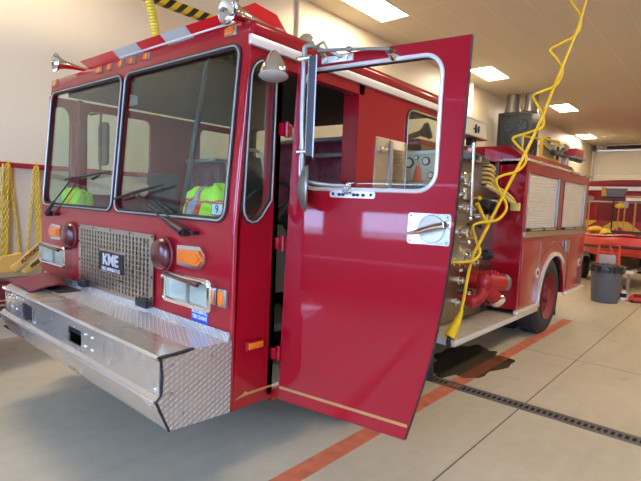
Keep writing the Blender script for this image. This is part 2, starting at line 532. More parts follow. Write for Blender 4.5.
# back wall with the big sectional door opening
BD = (-3.0, 3.82, 0.0, 4.72)
w = MB().prism([(RY0, 0), (BD[0], 0), (BD[0], BD[3]), (BD[1], BD[3]), (BD[1], 0), (RY1, 0), (RY1, RZ), (RY0, RZ)], 'yz', RX1, RX1 + T)
struct(w.build('wall_back', WALL, smooth=False))
# front wall, behind the camera: two vehicle doorways
FD1 = (-1.75, 3.6, 0.0, 3.9)
FD2 = (-4.6, -1.95, 0.0, 4.3)
def notch(d): return [(d[0], 0), (d[0], d[3]), (d[1], d[3]), (d[1], 0)]
w = MB().prism([(RY0, 0)] + notch(FD2) + notch(FD1) + [(RY1, 0), (RY1, RZ), (RY0, RZ)], 'yz', RX0 - T, RX0)
struct(w.build('wall_front', mk('tan_block_wall', rgb(150, 136, 116), 0.7, var=0.04), smooth=False))

def sectional_door(name, x, d, n, win_rows=(), win_n=6, wz=0.42, front=False):
    """overhead door of n stacked panels; win_rows are the panels that carry panes"""
    h = (d[3] - d[2]) / n
    t0 = 0.05
    root = None
    m = MB()
    for i in range(n):
        z0, z1 = d[2] + i * h + 0.006, d[2] + (i + 1) * h - 0.006
        if i in win_rows:
            hs = []
            ww = (d[1] - d[0]) / win_n
            for k in range(win_n):
                hs.append(rr(d[0] + k * ww + 0.09, d[0] + (k + 1) * ww - 0.09, z0 + 0.07, z1 - 0.07, 0.04, 3))
            m.prism([(d[0], z0), (d[1], z0), (d[1], z1), (d[0], z1)], 'yz', x, x + t0, hs)
        else:
            m.box(x, x + t0, d[0], d[1], z0, z1, 0.008)
            m.box(x + 0.012, x + 0.03, d[0], d[1], z0 - 0.01, z0 + 0.01)
    return m

dm = sectional_door('door_1', RX1 + 0.03, BD, 8)
door1 = struct(dm.build('door_1', WALLP))
for y in (-2.4, -0.9, 0.6, 2.1):
    MB().box(RX1 + 0.0, RX1 + 0.035, y, y + 0.07, 2.88, 3.02, 0.004).build('hinge', BLACK, door1)
def track(y):
    return MB().box(RX1 - 0.1, RX1, y - 0.03, y + 0.03, 0, 4.72).build('track', ALU, door1)
track(BD[1] + 0.08); track(BD[0] - 0.08)
# torsion shaft with its dark spring sleeve above the far door
sh = thing('door_spring', 'black spring sleeve on the steel shaft above the far cream overhead door', 'door spring', (RX1 - 0.12, 0, 4.83))
MB().cyl((RX1 - 0.18, -2.9, 4.83), (RX1 - 0.18, 3.9, 4.83), 0.022).build('shaft', ALU, sh)
MB().tube([(RX1 - 0.18, -1.2, 4.83), (RX1 - 0.18, 3.35, 4.83)], 0.075, 14).build('sleeve', BLACK, sh)
for y in (3.9, -2.85):
    MB().cyl((RX1 - 0.18, y - 0.05, 4.83), (RX1 - 0.18, y + 0.05, 4.83), 0.15, n=20).build('drum', GREYPL, sh)
MB().box(RX1 - 0.20, RX1 - 0.002, 3.5, 3.56, 4.74, 4.95).build('bracket', ALU, sh)

# the vehicle doorway behind the camera: one closed sectional door with a row of panes; the other doorway stands open
PANES = [(0.40, 1.46, 1.05, 1.47), (2.17, 3.23, 1.05, 1.47), (-1.37, -0.31, 1.05, 1.47), (0.40, 1.31, 2.03, 3.2), (1.36, 2.27, 2.03, 3.2), (2.32, 3.23, 2.03, 3.2)]  # last three, the upper row, are unseen panes added for more daylight
m = MB()
h = FD1[3] / 6
for i in (0, 5):
    m.box(RX0 - T + 0.02, RX0 - T + 0.07, FD1[0], FD1[1], i * h + 0.006, (i + 1) * h - 0.006, 0.008)
for za, zb in ((h + 0.006, 3 * h - 0.006), (3 * h + 0.006, 5 * h - 0.006)):
    m.prism([(FD1[0], za), (FD1[1], za), (FD1[1], zb), (FD1[0], zb)], 'yz', RX0 - T + 0.02, RX0 - T + 0.07, [rr(a, b, c, d, 0.03, 3) for a, b, c, d in PANES if za < c < zb])
struct(m.build('door_2', mk('brown_door_panel', rgb(96, 86, 76), 0.55)))
for i, (a, b, c, d) in enumerate(PANES):
    struct(MB().box(RX0 - T + 0.04, RX0 - T + 0.047, a - 0.01, b + 0.01, c - 0.01, d + 0.01).build('window_%d' % (i + 1), CGLASS, smooth=False))
m = MB().tube([(RX0 + 0.22, FD2[0], 4.54), (RX0 + 0.22, FD2[1], 4.54)], 0.2, 18)
struct(m.build('door_3', WALLP))
APRON = mk('outside_concrete', rgb(170, 168, 165), 0.8, var=0.08)
struct(MB().box(-26, RX0 - T, -18, 16, -0.22, -0.02).build('ground_outside', APRON, smooth=False))

# red chair rail on the left wall, conduits, orange lane lines
struct(MB().box(RX0, RX1, RY1 - 0.028, RY1, 1.825, 1.88, 0.005).build('trim_1', RAILRED))
pp = MB().cyl((4.40, RY1 - 0.03, 1.9), (4.40, RY1 - 0.03, RZ), 0.028)
struct(pp.build('trim_2', WALL))
pp = MB().cyl((11.05, RY1 - 0.07, 1.9), (11.05, RY1 - 0.07, RZ), 0.07)
struct(pp.build('trim_3', WALL))
ln = MB().box(-3.5, 6.4, -0.055, 0.075, 0.0, 0.0025)
struct(ln.build('trim_4', LINEPAINT, smooth=False))
ln = MB().box(-0.2, 0.62, -0.33, -0.2, 0.0, 0.0025)
struct(ln.build('trim_5', LINEPAINT, smooth=False))

# trench drain
dr = thing('trench_drain', 'long slotted iron trench drain set across the concrete floor', 'drain', (2.55, -2, 0))
MB().box(2.505, 2.615, -6.9, 3.9, 0.0005, 0.0015).build('channel', DARK, dr, smooth=False)
fm = MB()
for xa, xb in ((2.482, 2.512), (2.608, 2.638)):
    fm.box(xa, xb, -6.9, 3.9, 0.0, 0.006)
fm.build('frame', IRON, dr, smooth=False)
for k in range(9):
    y0 = -6.9 + k * 1.2
    g = MB()
    ny = 26
    for i in range(ny + 1):
        y = y0 + 0.004 + i * (1.192 - 0.018) / ny
        g.box(2.512, 2.608, y, y + 0.018, 0.0012, 0.005)
    g.box(2.512, 2.524, y0 + 0.004, y0 + 1.196, 0.0012, 0.005)
    g.box(2.596, 2.608, y0 + 0.004, y0 + 1.196, 0.0012, 0.005)
    g.build('grate', IRON, dr, smooth=False)

# puddle
pd = []
for i in range(72):
    a = 2 * PI * i / 72
    rad = 1 + 0.45 * mnoise.noise(Vector((math.cos(a) * 1.5, math.sin(a) * 1.5, 3.1))) + 0.22 * mnoise.noise(Vector((math.cos(a) * 4, math.sin(a) * 4, 1)))
    pd.append((3.30 + 0.70 * rad * math.cos(a), 0.24 + 0.32 * rad * math.sin(a)))
WET = mk('wet_concrete', rgb(70, 54, 32), 0.07, spec=0.6)
WET.node_tree.nodes['Principled BSDF'].inputs['Alpha'].default_value = 0.5
tag(MB().prism(pd, 'xy', 0.0002, 0.0034).build('puddle', WET, smooth=False), 'dark wet puddle on the floor under the pump panel step', 'puddle')

# ceiling lights
LIGHTMAT = emit("light_diffuser", (1.0, 0.87, 0.67, 1), 27.0)
FRAMEW = mk('white_enamel', rgb(230, 225, 212), 0.5)
def ceiling_light(x, y, label):
    t = thing('ceiling_light', label, 'ceiling light', (x, y, RZ), 'recessed ceiling lights')
    L, W = 1.275, 0.61
    MB().prism([(x, y), (x + L, y), (x + L, y + W), (x, y + W)], 'xy', RZ - 0.012, RZ - 0.001, [[(x + .03, y + .03), (x + L - .03, y + .03), (x + L - .03, y + W - .03), (x + .03, y + W - .03)]]).build('frame', FRAMEW, t, smooth=False)
    MB().box(x + .03, x + L - .03, y + .03, y + W - .03, RZ - 0.007, RZ - 0.002).build('diffuser', LIGHTMAT, t, smooth=False)
RX_ROW = (-1.0, 4.75, 9.85, 14.95, 21.325)  # the first is an unseen light added to brighten the left wall
LN = {4.75: 'bright rectangular ceiling light directly above the open door, largest of the row', 9.85: 'bright rectangular ceiling light just right of the red door top',
      14.95: 'bright rectangular ceiling light right of the yellow coiled cord', 21.325: 'smallest bright ceiling light, nearest the far overhead door'}
for x in RX_ROW:
    ceiling_light(x + {4.75: 0.12, 21.325: 0.3}.get(x, 0), {14.95: 2.5, 21.325: 3.3}.get(x, 2.92), LN.get(x, 'unseen rectangular ceiling light added near the front doors to warm the left wall'))
for x in (0.9, 5.0, 9.85, 14.95, 20.05):
    ceiling_light(x, -3.18, 'rectangular ceiling light over the empty lane right of the fire engine')

# ================================================================== the fire engine
W = 2.53
eng = thing('fire_engine', 'red cab-forward fire engine with its near front door swung wide open and tread-plate bumper', 'fire engine', (0, 0, 0))

def rake(z): return 0.08 * max(0.0, z - 1.45)
def crown(v): return v[2] + max(0.0, v[2] - 1.5) * 0.017 * v[1]
def cabxf(v): return (v[0] + rake(v[2]), v[1], crown(v))
def crownxf(v): return (v[0], v[1], crown(v))
def P(m, name, mat, parent=eng, fn=None, **k):
    if fn: m.xf(fn)
    return m.build(name, mat, parent, **k)

# ---- cab front
WR = rr(0.085, 1.222, 1.497, 2.345, 0.055)
WL = rr(1.285, 2.462, 1.497, 2.345, 0.055)
R = 0.02
m = MB()
m.prism([(R, 1.45), (W - R, 1.45), (W - R, 2.45), (R, 2.45)], 'yz', 0.0, 0.03, [WR, WL])
m.prism([(R, 0.54), (W - R, 0.54), (W - R, 1.45), (R, 1.45)], 'yz', 0.0, 0.03)
def arc(cx, cy, a0, a1, rad, n=6):
    return [(cx + rad * math.cos(math.radians(lerp(a0, a1, i / n))), cy + rad * math.sin(math.radians(lerp(a0, a1, i / n)))) for i in range(n + 1)]
for z0, z1 in ((0.54, 1.45), (1.45, 2.45)):
    m.prism(arc(R, R, 180, 270, R) + arc(R, R, 270, 180, R - 0.02), 'xy', z0, z1)
    m.prism(arc(R, W - R, 180, 90, R) + arc(R, W - R, 90, 180, R - 0.02), 'xy', z0, z1)
cab_front = P(m, 'cab_front', PAINT, fn=cabxf)

for poly in (WR, WL):
    pane = P(MB().prism(grow(poly, 0.004), 'yz', 0.012, 0.017), 'windshield', GLASS, fn=cabxf)
    g = MB().prism(grow(poly, 0.022), 'yz', -0.008, 0.006, [grow(poly, -0.010)])
    P(g, 'gasket', RUBBER, pane, fn=cabxf)
    g = MB().tube([(-0.010, a, b) for a, b in grow(poly, 0.008)], 0.0048, 6, closed=True)
    P(g, 'bead', BEAD, pane, fn=cabxf)

# ---- driver side of the cab: corner post with its small pointed window
QW = [(0.050, 2.17), (0.050, 1.565), (0.057, 1.532), (0.077, 1.506), (0.105, 1.495), (0.133, 1.500), (0.158, 1.520), (0.222, 1.602), (0.222, 2.17)] + arc(0.136, 2.19, 5, 175, 0.085, 8)
def postxf(v): return (v[0] + rake(v[2]) * max(0.0, 1 - v[0] / 0.285) * 0.6, v[1], crown(v))
for yA, yB, s in ((0.0, 0.03, 1), (W - 0.03, W, -1)):
    m = MB().prism([(R, 0.54), (0.285, 0.54), (0.285, 2.335), (R + 0.01, 2.335)], 'xz', yA, yB, [QW])
    m.box(0.25, 0.285, min(yA, yA + s * 0.09), max(yA, yA + s * 0.09), 0.56, 2.33)
    post = P(m, 'corner_post', PAINT, fn=postxf)
    ym = (yA + yB) / 2
    qp = P(MB().prism(grow(QW, 0.004), 'xz', ym - 0.003, ym + 0.003), 'quarter_window', GLASS, post, fn=postxf)
    yo = yA - 0.006 if s > 0 else yB + 0.006
    yi = yA + 0.004 if s > 0 else yB - 0.004
    P(MB().prism(grow(QW, 0.020), 'xz', yo, yi, [grow(QW, -0.006)]), 'gasket', RUBBER, post, fn=postxf)
    P(MB().tube([(a, yo - s * 0.002, b) for a, b in grow(QW, 0.007)], 0.005, 6, closed=True), 'bead', BEAD, post, fn=postxf)

# ---- rest of the cab shell
CW0, CW1 = 1.515, 2.075
CREW = rr(CW0, CW1, 1.62, 2.275, 0.06)
def side_shell(y0, y1):
    arch = [(1.62 + 0.56 * math.cos(math.radians(a)), 0.55 + 0.58 * math.sin(math.radians(a))) for a in range(0, 181, 15)]
    m = MB().prism([(0.99, 0.55), (1.06, 0.55)] + arch[::-1] + [(2.2, 0.55), (2.2, 2.335), (0.99, 2.335)], 'xz', y0, y1, [CREW])
    return m
near = P(side_shell(0.0, 0.03), 'cab_side', PAINT)
P(MB().prism(grow(CREW, 0.004), 'xz', 0.012, 0.017), 'crew_window', CGLASS, near)
P(MB().prism(grow(CREW, 0.022), 'xz', -0.006, 0.006, [grow(CREW, -0.006)]), 'gasket', RUBBER, near)
P(MB().tube([(a, -0.008, b) for a, b in grow(CREW, 0.008)], 0.007, 6, closed=True), 'bead', CHROME, near)
# far side: front door with its window, crew window
FDW = rr(0.37, 1.13, 1.55, 2.27, 0.07)
m = side_shell(W - 0.03, W)
m.prism([(0.285, 0.54), (0.99, 0.54), (0.99, 2.335), (0.285, 2.335)], 'xz', W - 0.03, W, [rr(0.36, 0.955, 1.58, 2.27, 0.06)])
far = P(m, 'cab_side', PAINT, fn=crownxf)
P(MB().prism(rr(0.35, 0.965, 1.57, 2.28, 0.06), 'xz', W - 0.018, W - 0.013), 'door_window', CGLASS, far, fn=crownxf)
P(MB().prism(grow(CREW, 0.004), 'xz', W - 0.018, W - 0.013), 'crew_window', CGLASS, far, fn=crownxf)
# far mirror, seen through the cab
mm = P(MB().tube(smooth_path([(0.40, W, 2.28), (0.55, W + 0.12, 2.33), (0.565, W + 0.17, 2.30), (0.565, W + 0.17, 2.05), (0.565, W + 0.17, 1.83), (0.55, W + 0.12, 1.78), (0.42, W, 1.72)], 5), 0.011, 8), 'mirror_bracket', BLACK)
P(MB().prism(rr(W + 0.12, W + 0.30, 1.86, 2.26, 0.05), 'yz', 0.60, 0.625), 'mirror', BLACK, mm)
P(MB().prism(rr(W + 0.135, W + 0.285, 1.875, 2.245, 0.04), 'yz', 0.624, 0.629), 'mirror_glass', CHROME, mm)

# B post jambs, header, sills
m = MB().box(0.94, 0.99, 0.0, 0.12, 0.56, 2.335).box(0.285, 0.99, 0.0, 0.06, 2.275, 2.335).box(0.285, 0.99, 0.0, 0.1, 0.52, 0.58)
P(m, 'door_frame', PAINT)
P(MB().box(0.30, 0.98, 0.02, 0.42, 0.55, 0.60), 'step_well', DIA_XY)
# roof
m = MB().box(0.075, 2.22, -0.004, W + 0.004, 2.385, 2.468, 0.03, 3)
roof = P(m, 'cab_roof', PAINT, fn=crownxf)
P(MB().box(0.2, 2.18, 0.04, W - 0.04, 2.35, 2.384), 'headliner', CABIN, roof, fn=crownxf)
m = MB().box(0.05, 2.22, -0.022, 0.0, 2.335, 2.383, 0.004)
P(m, 'drip_rail', TRIMW, roof)
P(MB().tube([(0.060, 0.12, 2.462), (0.060, 1.30, 2.462)], 0.006, 6), 'edge_highlight', TRIMW, roof, fn=crownxf)  # pale tube imitating the bright highlight on the roof's front edge
# rear wall of the cab, with a wide shallow window
RW = rr(0.09, 2.40, 2.05, 2.345, 0.04)
m = MB().prism([(0.03, 0.6), (W - 0.03, 0.6), (W - 0.03, 2.385), (0.03, 2.385)], 'yz', 2.16, 2.2, [RW])
back = P(m, 'cab_rear_wall', CABDARK, fn=crownxf)
P(MB().prism(grow(RW, 0.003), 'yz', 2.178, 2.183), 'rear_window', CGLASS, back, fn=crownxf)

# ---- louvred plate and small details on the side behind the door
pl = P(MB().box(1.13, 1.495, -0.008, 0.0, 1.45, 2.045, 0.002), 'louvre_plate', STEEL)
for i in range(22):
    z = 1.49 + i * 0.023
    P(MB().prism([(-0.008, z), (-0.026, z + 0.003), (-0.008, z + 0.014)], 'yz', 1.34, 1.46), 'louvre', STEEL, pl)
P(MB().box(1.285, 1.315, -0.022, -0.008, 1.46, 2.03, 0.003), 'latch_rail', ALU, pl)
hm = MB().cyl((1.19, -0.008, 1.965), (1.19, -0.03, 1.965), 0.022, n=12).box(1.15, 1.235, -0.034, -0.024, 1.955, 1.975, 0.003)
P(hm, 'latch', CHROME, pl)
bolts([(x, -0.008, z) for x in (1.145, 1.48) for z in (1.47, 1.65, 1.85, 2.03)], (0.007, 0.004, 0.007), ALU, pl)

# ---- cab interior
P(MB().box(0.32, 2.16, 0.05, W - 0.05, 0.88, 0.92), 'cab_floor', CABDARK)
m = MB().prism([(0.04, 1.10), (0.44, 1.10), (0.44, 1.36), (0.36, 1.47), (0.05, 1.47)], 'xz', 0.04, W - 0.04)
P(m, 'dashboard', CABDARK)
P(MB().box(0.5, 1.9, 0.86, 1.68, 0.9, 1.45, 0.06), 'engine_cover', CABDARK)
def quilt(x, y0, y1, z0, z1, name, parent=eng, th=0.1, d=0.014, c=0.085):
    def fn(a, b):
        y, z = lerp(y0, y1, a), lerp(z0, z1, b)
        p = abs(math.sin((y / c + z / c * 0.7) * PI / 2)) * abs(math.sin((y / c - z / c * 0.7) * PI / 2))
        ed = min(1, min(a, 1 - a, b, 1 - b) * 14)
        return (x - d * 2.0 * p * ed + (1 - ed) * 0.02, y, z)
    m = MB().grid(fn, 44, 40)
    m.box(x + 0.015, x + th, y0, y1, z0, z1, 0.01)
    return m.build(name, QUILT, parent, angle=80)
def seat(y0, y1):
    s = P(MB().box(0.74, 1.26, y0, y1, 0.98, 1.14, 0.04), 'seat', QUILT)
    quilt(1.27, y0, y1, 1.14, 1.93, 'backrest', s)
    P(MB().box(1.24, 1.37, y0 - 0.01, y1 + 0.01, 1.935, 1.965, 0.008), 'top_rail', ALU, s)
    P(MB().box(0.8, 1.2, y0 + 0.08, y1 - 0.08, 0.9, 0.98), 'pedestal', BLACK, s)
seat(0.17, 0.62); seat(1.86, 2.34)
quilt(2.10, 0.72, 1.95, 1.45, 2.19, 'quilted_bulkhead', th=0.05)
P(MB().box(2.06, 2.15, 0.70, 1.97, 2.19, 2.225, 0.006), 'bulkhead_rail', ALU)
# steering wheel and column
sw = P(MB().torus((0.62, 0.50, 1.56), (0.75, 0, -0.66), 0.21, 0.014, 28, 8), 'steering_wheel', BLACK)
P(MB().cyl((0.62, 0.5, 1.56), (0.40, 0.5, 1.30), 0.03).cyl((0.62, 0.3, 1.56), (0.62, 0.7, 1.56), 0.012, n=8), 'column', BLACK, sw)
P(MB().box(0.12, 0.24, 0.87, 1.03, 1.47, 1.735, 0.01), 'radio_console', BLACK)
P(MB().tube([(0.13, 0.66, 1.47), (0.14, 0.44, 2.37)], 0.016, 8), 'pole_reflection', BLACK)  # black tube shaped to imitate a dark reflection in the windshield
P(MB().tube(smooth_path([(0.42, 0.26, 1.74), (0.40, 0.28, 1.86), (0.40, 0.38, 1.89), (0.40, 0.48, 1.87), (0.42, 0.52, 1.72)], 5), 0.010, 8), 'grab_handle', ALU)
P(MB().box(0.32, 0.40, 1.7, 1.84, 2.28, 2.35, 0.01), 'dome_light', WHITEPLATE)
# equipment shelf at the rear near corner: pale board, dials, orange marker cone
sh = P(MB().box(2.085, 2.115, 0.07, 0.46, 1.62, 2.04, 0.004), 'equipment_board', BEIGE)
P(MB().box(2.06, 2.12, 0.06, 0.47, 2.035, 2.06, 0.004), 'shelf_edge', WHITEPLATE, sh)
for y, z, rr_ in ((0.31, 1.965, 0.045), (0.15, 1.975, 0.035), (0.24, 2.005, 0.018), (0.10, 1.86, 0.03), (0.37, 1.9, 0.02)):
    d = P(MB().cyl((2.085, y, z), (2.07, y, z), rr_, n=18), 'dial', BLACK, sh)
    P(MB().cyl((2.071, y, z), (2.066, y, z), rr_ * 0.72, n=18), 'dial_face', WHITEPLATE, d)
P(MB().lathe([(0.05, 0), (0.05, 0.012), (0.036, 0.014), (0.014, 0.13), (0.0, 0.135)], (2.03, 0.20, 1.80), n=18), 'marker_cone', ORANGE, sh)
P(MB().box(1.98, 2.085, 0.08, 0.46, 1.785, 1.80), 'shelf_board', BEIGE, sh)
for k in range(3):
    P(MB().box(2.04, 2.084, 0.10 + k * 0.085, 0.165 + k * 0.085, 1.665, 1.75, 0.006), 'switch_box', WHITEPLATE, sh)

# ---- grille
GY0, GY1, GZ0, GZ1 = 0.715, 1.745, 0.945, 1.372
holes = []
nc, nr = 22, 13
BYa, BYb, BZa, BZb = 1.065, 1.405, 1.085, 1.215
for i in range(nc):
    for j in range(nr):
        y = lerp(GY0 + 0.06, GY1 - 0.06, i / (nc - 1)); z = lerp(GZ0 + 0.035, GZ1 - 0.04, j / (nr - 1))
        if BYa - 0.012 < y < BYb + 0.012 and BZa - 0.014 < z < BZb + 0.014: continue
        holes.append([(y - 0.0095, z - 0.0105), (y + 0.0095, z - 0.0105), (y + 0.0095, z + 0.0105), (y - 0.0095, z + 0.0105)])
gm = MB().prism([(GY0, GZ0), (GY1, GZ0), (GY1, GZ1), (GY0, GZ1)], 'yz', -0.016, -0.010, holes)
gr = P(gm, 'grille', STEEL, smooth=False)
P(MB().box(-0.009, -0.001, GY0 + 0.005, GY1 - 0.005, GZ0 + 0.003, GZ1 - 0.005), 'grille_backing', DARK, gr)
bd = P(MB().prism(rr(BYa, BYb, BZa, BZb, 0.012, 3), 'yz', -0.020, -0.016), 'badge', BLACK, gr)
text('badge_lettering', 'KME', 0.102, (-0.0215, (BYa + BYb) / 2 + 0.004, 1.162), (0, -1, 0), (0, 0, 1), mk('badge_silver', rgb(188, 185, 180), 0.4), bd, 0.0015, sx=1.12, bold=0.003)
text('badge_lettering', 'FIRE APPARATUS', 0.034, (-0.0215, (BYa + BYb) / 2, 1.101), (0, -1, 0), (0, 0, 1), WHITEPLATE, bd, 0.001, sx=1.0)
bolts([(-0.017, y, GZ1 - 0.012) for y in (GY0 + 0.015, lerp(GY0, GY1, .27), lerp(GY0, GY1, .52), lerp(GY0, GY1, .77), GY1 - 0.015)], (0.004, 0.007, 0.007), BLACK, gr)
bolts([(-0.017, y, z) for z in (1.0, 1.12, 1.25) for y in (GY0 + 0.012, GY1 - 0.012)], (0.004, 0.007, 0.007), BLACK, gr)
for ya, yb in ((0.735, 0.86), (1.57, 1.685)):
    P(MB().box(-0.05, -0.016, ya, yb, 0.935, 0.985, 0.008), 'bumper_bracket', BLACK, gr)

# ---- headlights
def headlight(y0, y1, s):
    z0, z1 = 1.032, 1.182
    m = MB().prism(rr(y0 - 0.006, y1 + 0.006, z0 - 0.008, z1 + 0.008, 0.026, 5), 'yz', -0.050, 0.0, [rr(y0 + 0.020, y1 - 0.020, z0 + 0.018, z1 - 0.022, 0.014, 4)])
    m.tube([(-0.052, a, b) for a, b in rr(y0 + 0.006, y1 - 0.006, z0 + 0.005, z1 - 0.006, 0.022, 5)], 0.012, 8, closed=True)
    h = P(m, 'headlight', CHROME)
    mid = (y0 + y1) / 2
    for a, b in ((y0 + 0.02, mid - 0.006), (mid + 0.006, y1 - 0.02)):
        P(MB().prism(rr(a, b, z0 + 0.018, z1 - 0.022, 0.012, 3), 'yz', -0.030, -0.004), 'lamp', LAMPGLASS, h)
        P(MB().prism(rr(a, b, z0 + 0.018, z1 - 0.022, 0.012, 3), 'yz', -0.046, -0.042), 'lens', CGLASS, h)
    P(MB().box(-0.046, -0.004, mid - 0.006, mid + 0.006, z0 + 0.018, z1 - 0.02), 'divider', ALU, h)
    yc = y0 + 0.09 if s > 0 else y1 - 0.09
    P(MB().tube([(-0.064, yc, z1 - 0.026), (-0.064, y1 - 0.03 if s > 0 else y0 + 0.03, z1 - 0.006)], 0.011, 8), 'red_bar', REDLENS, h)  # red bar slanting along the upper edge of the lamp
    ye = y1 + 0.02
    P(MB().cyl((-0.03, y1 - 0.01, z1 - 0.03), (-0.03, ye + 0.02, z1 - 0.03), 0.012, n=10).ell((-0.03, ye + 0.02, z1 - 0.03), (0.018, 0.018, 0.018), 10, 8), 'guide_knob', CHROME, h)
headlight(0.112, 0.535, 1); headlight(1.90, 2.39, 1)

def turn_signal(yb, yt, name='turn_signal'):
    """yb blunt end, yt tapered end"""
    z0, z1 = 1.222, 1.345
    zm = (z0 + z1) / 2
    k = 0.045 if yt > yb else -0.045
    poly = [(yb, z0 + 0.008), (yt - k, z0), (yt, z0 + 0.04), (yt, z1 - 0.04), (yt - k, z1), (yb, z1 - 0.008)]
    if k < 0: poly = poly[::-1]
    if sum(poly[i][0] * poly[(i + 1) % 6][1] - poly[(i + 1) % 6][0] * poly[i][1] for i in range(6)) < 0: poly = poly[::-1]
    b = P(MB().prism(poly, 'yz', -0.022, 0.0), name, CHROME)
    lens = P(MB().prism(grow(poly, -0.022), 'yz', -0.032, -0.02), 'lens', AMBER, b)
    P(MB().prism(grow(poly, -0.036), 'yz', -0.040, -0.03), 'lens_dome', AMBER, b)
turn_signal(0.458, 0.204); turn_signal(2.06, 2.29)

for y, z in ((0.60, 1.272), (1.875, 1.283)):
    w = P(MB().lathe([(0.100, 0.0), (0.100, 0.02), (0.092, 0.028)], (0, y, z), (-1, 0, 0), 30), 'warning_light', DRYRED)
    P(MB().lathe([(0.093, 0.02), (0.091, 0.036), (0.082, 0.053), (0.062, 0.065), (0.034, 0.072), (0, 0.074)], (0, y, z), (-1, 0, 0), 30), 'lens', REDLENS, w)

am = P(MB().box(-0.016, 0.0, 0.030, 0.100, 1.06, 1.152, 0.004), 'marker_lamp', ALU)
P(MB().box(-0.021, -0.014, 0.050, 0.094, 1.07, 1.142, 0.003), 'lens', AMBER, am)
am = P(MB().box(0.085, 0.205, -0.014, 0.0, 0.83, 0.885, 0.004), 'marker_lamp', PAINT)
P(MB().box(0.10, 0.195, -0.024, -0.012, 0.842, 0.876, 0.004), 'lens', AMBER, am)
st = P(MB().box(-0.0022, 0.0, 0.190, 0.338, 0.938, 1.02), 'sticker', BLUE, smooth=False)
text('sticker_lettering', 'AUTOMATIC', 0.029, (-0.003, 0.264, 0.999), (0, -1, 0), (0, 0, 1), WHITEINK, st, 0.0004, sx=0.82, bold=0.0007)
text('sticker_lettering', 'TIRE CHAINS', 0.029, (-0.003, 0.264, 0.970), (0, -1, 0), (0, 0, 1), WHITEINK, st, 0.0004, sx=0.76, bold=0.0007)

# roof marker lamps
for y in (0.17, 0.985, 1.16, 1.31, 1.47, 1.63, 2.42):
    big = y in (0.17, 1.63, 2.42)
    hw = 0.04 if big else 0.028
    a = P(MB().box(-0.010, 0.004, y - hw - 0.012, y + hw, 2.405, 2.452, 0.003), 'roof_marker', ALU, fn=cabxf)
    P(MB().box(-0.015, -0.008, y - hw + 0.004, y + hw - 0.006, 2.41, 2.447, 0.002), 'lens', AMBER, a, fn=cabxf)

# gold stripe low on the corner post
P(MB().prism([(0.03, 0.593), (0.10, 0.600), (0.283, 0.600), (0.283, 0.612), (0.12, 0.612), (0.10, 0.622), (0.085, 0.612)], 'xz', -0.0015, 0.0), 'gold_stripe', GOLD, smooth=False)

# ---- wipers
def wiper(piv, el, join, b0, b1, off):
    X = lambda z, d=0.03: rake(z) - d
    V = lambda p, d=0.035: Vector((X(p[1], d), p[0], crown((0, p[0], p[1]))))
    wv = P(MB().cyl((0.0, piv[0], piv[1]), (-0.045, piv[0], piv[1]), 0.022, n=14), 'wiper', BLACK)
    P(MB().tube([V(piv, 0.04), V(el, 0.034)], [0.018, 0.009], 8), 'arm', BLACK, wv)
    P(MB().tube([V(el, 0.034), V(join)], 0.0055, 6), 'rod', BLACK, wv)
    e2, p2 = (piv[0] + off, piv[1] + 0.004), (join[0] + off * 0.75, join[1] - 0.004)
    P(MB().cyl((0.0, *e2), (-0.04, *e2), 0.011, n=10).tube([V(e2, 0.036), V(p2, 0.034)], 0.0045, 6), 'rod', BLACK, wv)
    P(MB().tube([V(b0, 0.024), V(lerp2(b0, b1, .5), 0.030), V(b1, 0.024)], [0.007, 0.011, 0.007], 6), 'blade', BLACK, wv)
def lerp2(a, b, t): return (lerp(a[0], b[0], t), lerp(a[1], b[1], t))
wiper((0.385, 1.41), (0.60, 1.475), (0.955, 1.603), (1.215, 1.563), (0.63, 1.662), -0.09)
wiper((2.29, 1.42), (2.16, 1.52), (1.845, 1.700), (2.02, 1.682), (1.30, 1.735), -0.16)

# ---- bumper
BX = -0.385
front_prof = [(BX, 0.895), (BX + 0.006, 0.735), (BX - 0.022, 0.712), (BX - 0.022, 0.700), (BX + 0.045, 0.565)]
BL = 2.08
m = MB()
m.prism([(0.0, 0.735), (BL, 0.735), (BL, 0.897), (0.0, 0.897)], 'yz', BX, BX + 0.01, [rr(1.54, 1.722, 0.752, 0.852, 0.012, 3), rr(0.797, 0.968, 0.762, 0.850, 0.012, 3)])
lo = [(a, b) for a, b in front_prof[1:]] + [(BX + 0.058, 0.565), (BX - 0.006, 0.695), (BX + 0.016, 0.735)]
m.prism(lo, 'xz', 0.0, BL + 0.05)
bp = P(m, 'bumper', BRUSH)
for ya, yb, za, zb in ((1.535, 1.727, 0.747, 0.857),):
    P(MB().box(BX + 0.011, BX + 0.12, ya - 0.01, yb + 0.01, za - 0.005, zb + 0.005), 'recess_shade', DARK, bp)  # solid dark block imitating the shade inside the bumper cut-out
P(MB().box(BX + 0.02, BX + 0.14, 0.80, 0.985, 0.81, 0.862), 'recess_shade', DARK, bp)  # dark block standing in for shade behind the other cut-out
P(MB().box(BX + 0.02, BX + 0.10, 0.74, 0.80, 0.76, 0.862, 0.004), 'tow_eye_cheek', FLATRED, bp)
P(MB().tube([(BX - 0.002, 0.0, 0.900), (BX - 0.002, BL, 0.900)], 0.013, 10), 'nose_edge', POLISH, bp)
P(MB().tube([(BX - 0.020, 0.0, 0.708), (BX - 0.020, BL + 0.03, 0.708)], 0.009, 8), 'crease_edge', POLISH, bp)
top_poly = [(BX, 0.0), (0.0, 0.0), (0.0, 2.36), (-0.22, 2.36), (BX, BL)]
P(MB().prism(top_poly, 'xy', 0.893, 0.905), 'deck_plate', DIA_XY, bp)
P(MB().prism([(-0.03, 0.895), (-0.004, 0.895), (-0.004, 0.945), (-0.010, 0.945), (-0.018, 0.912)], 'xz', 0.0, 2.42), 'rear_lip', DIA_YZ, bp)
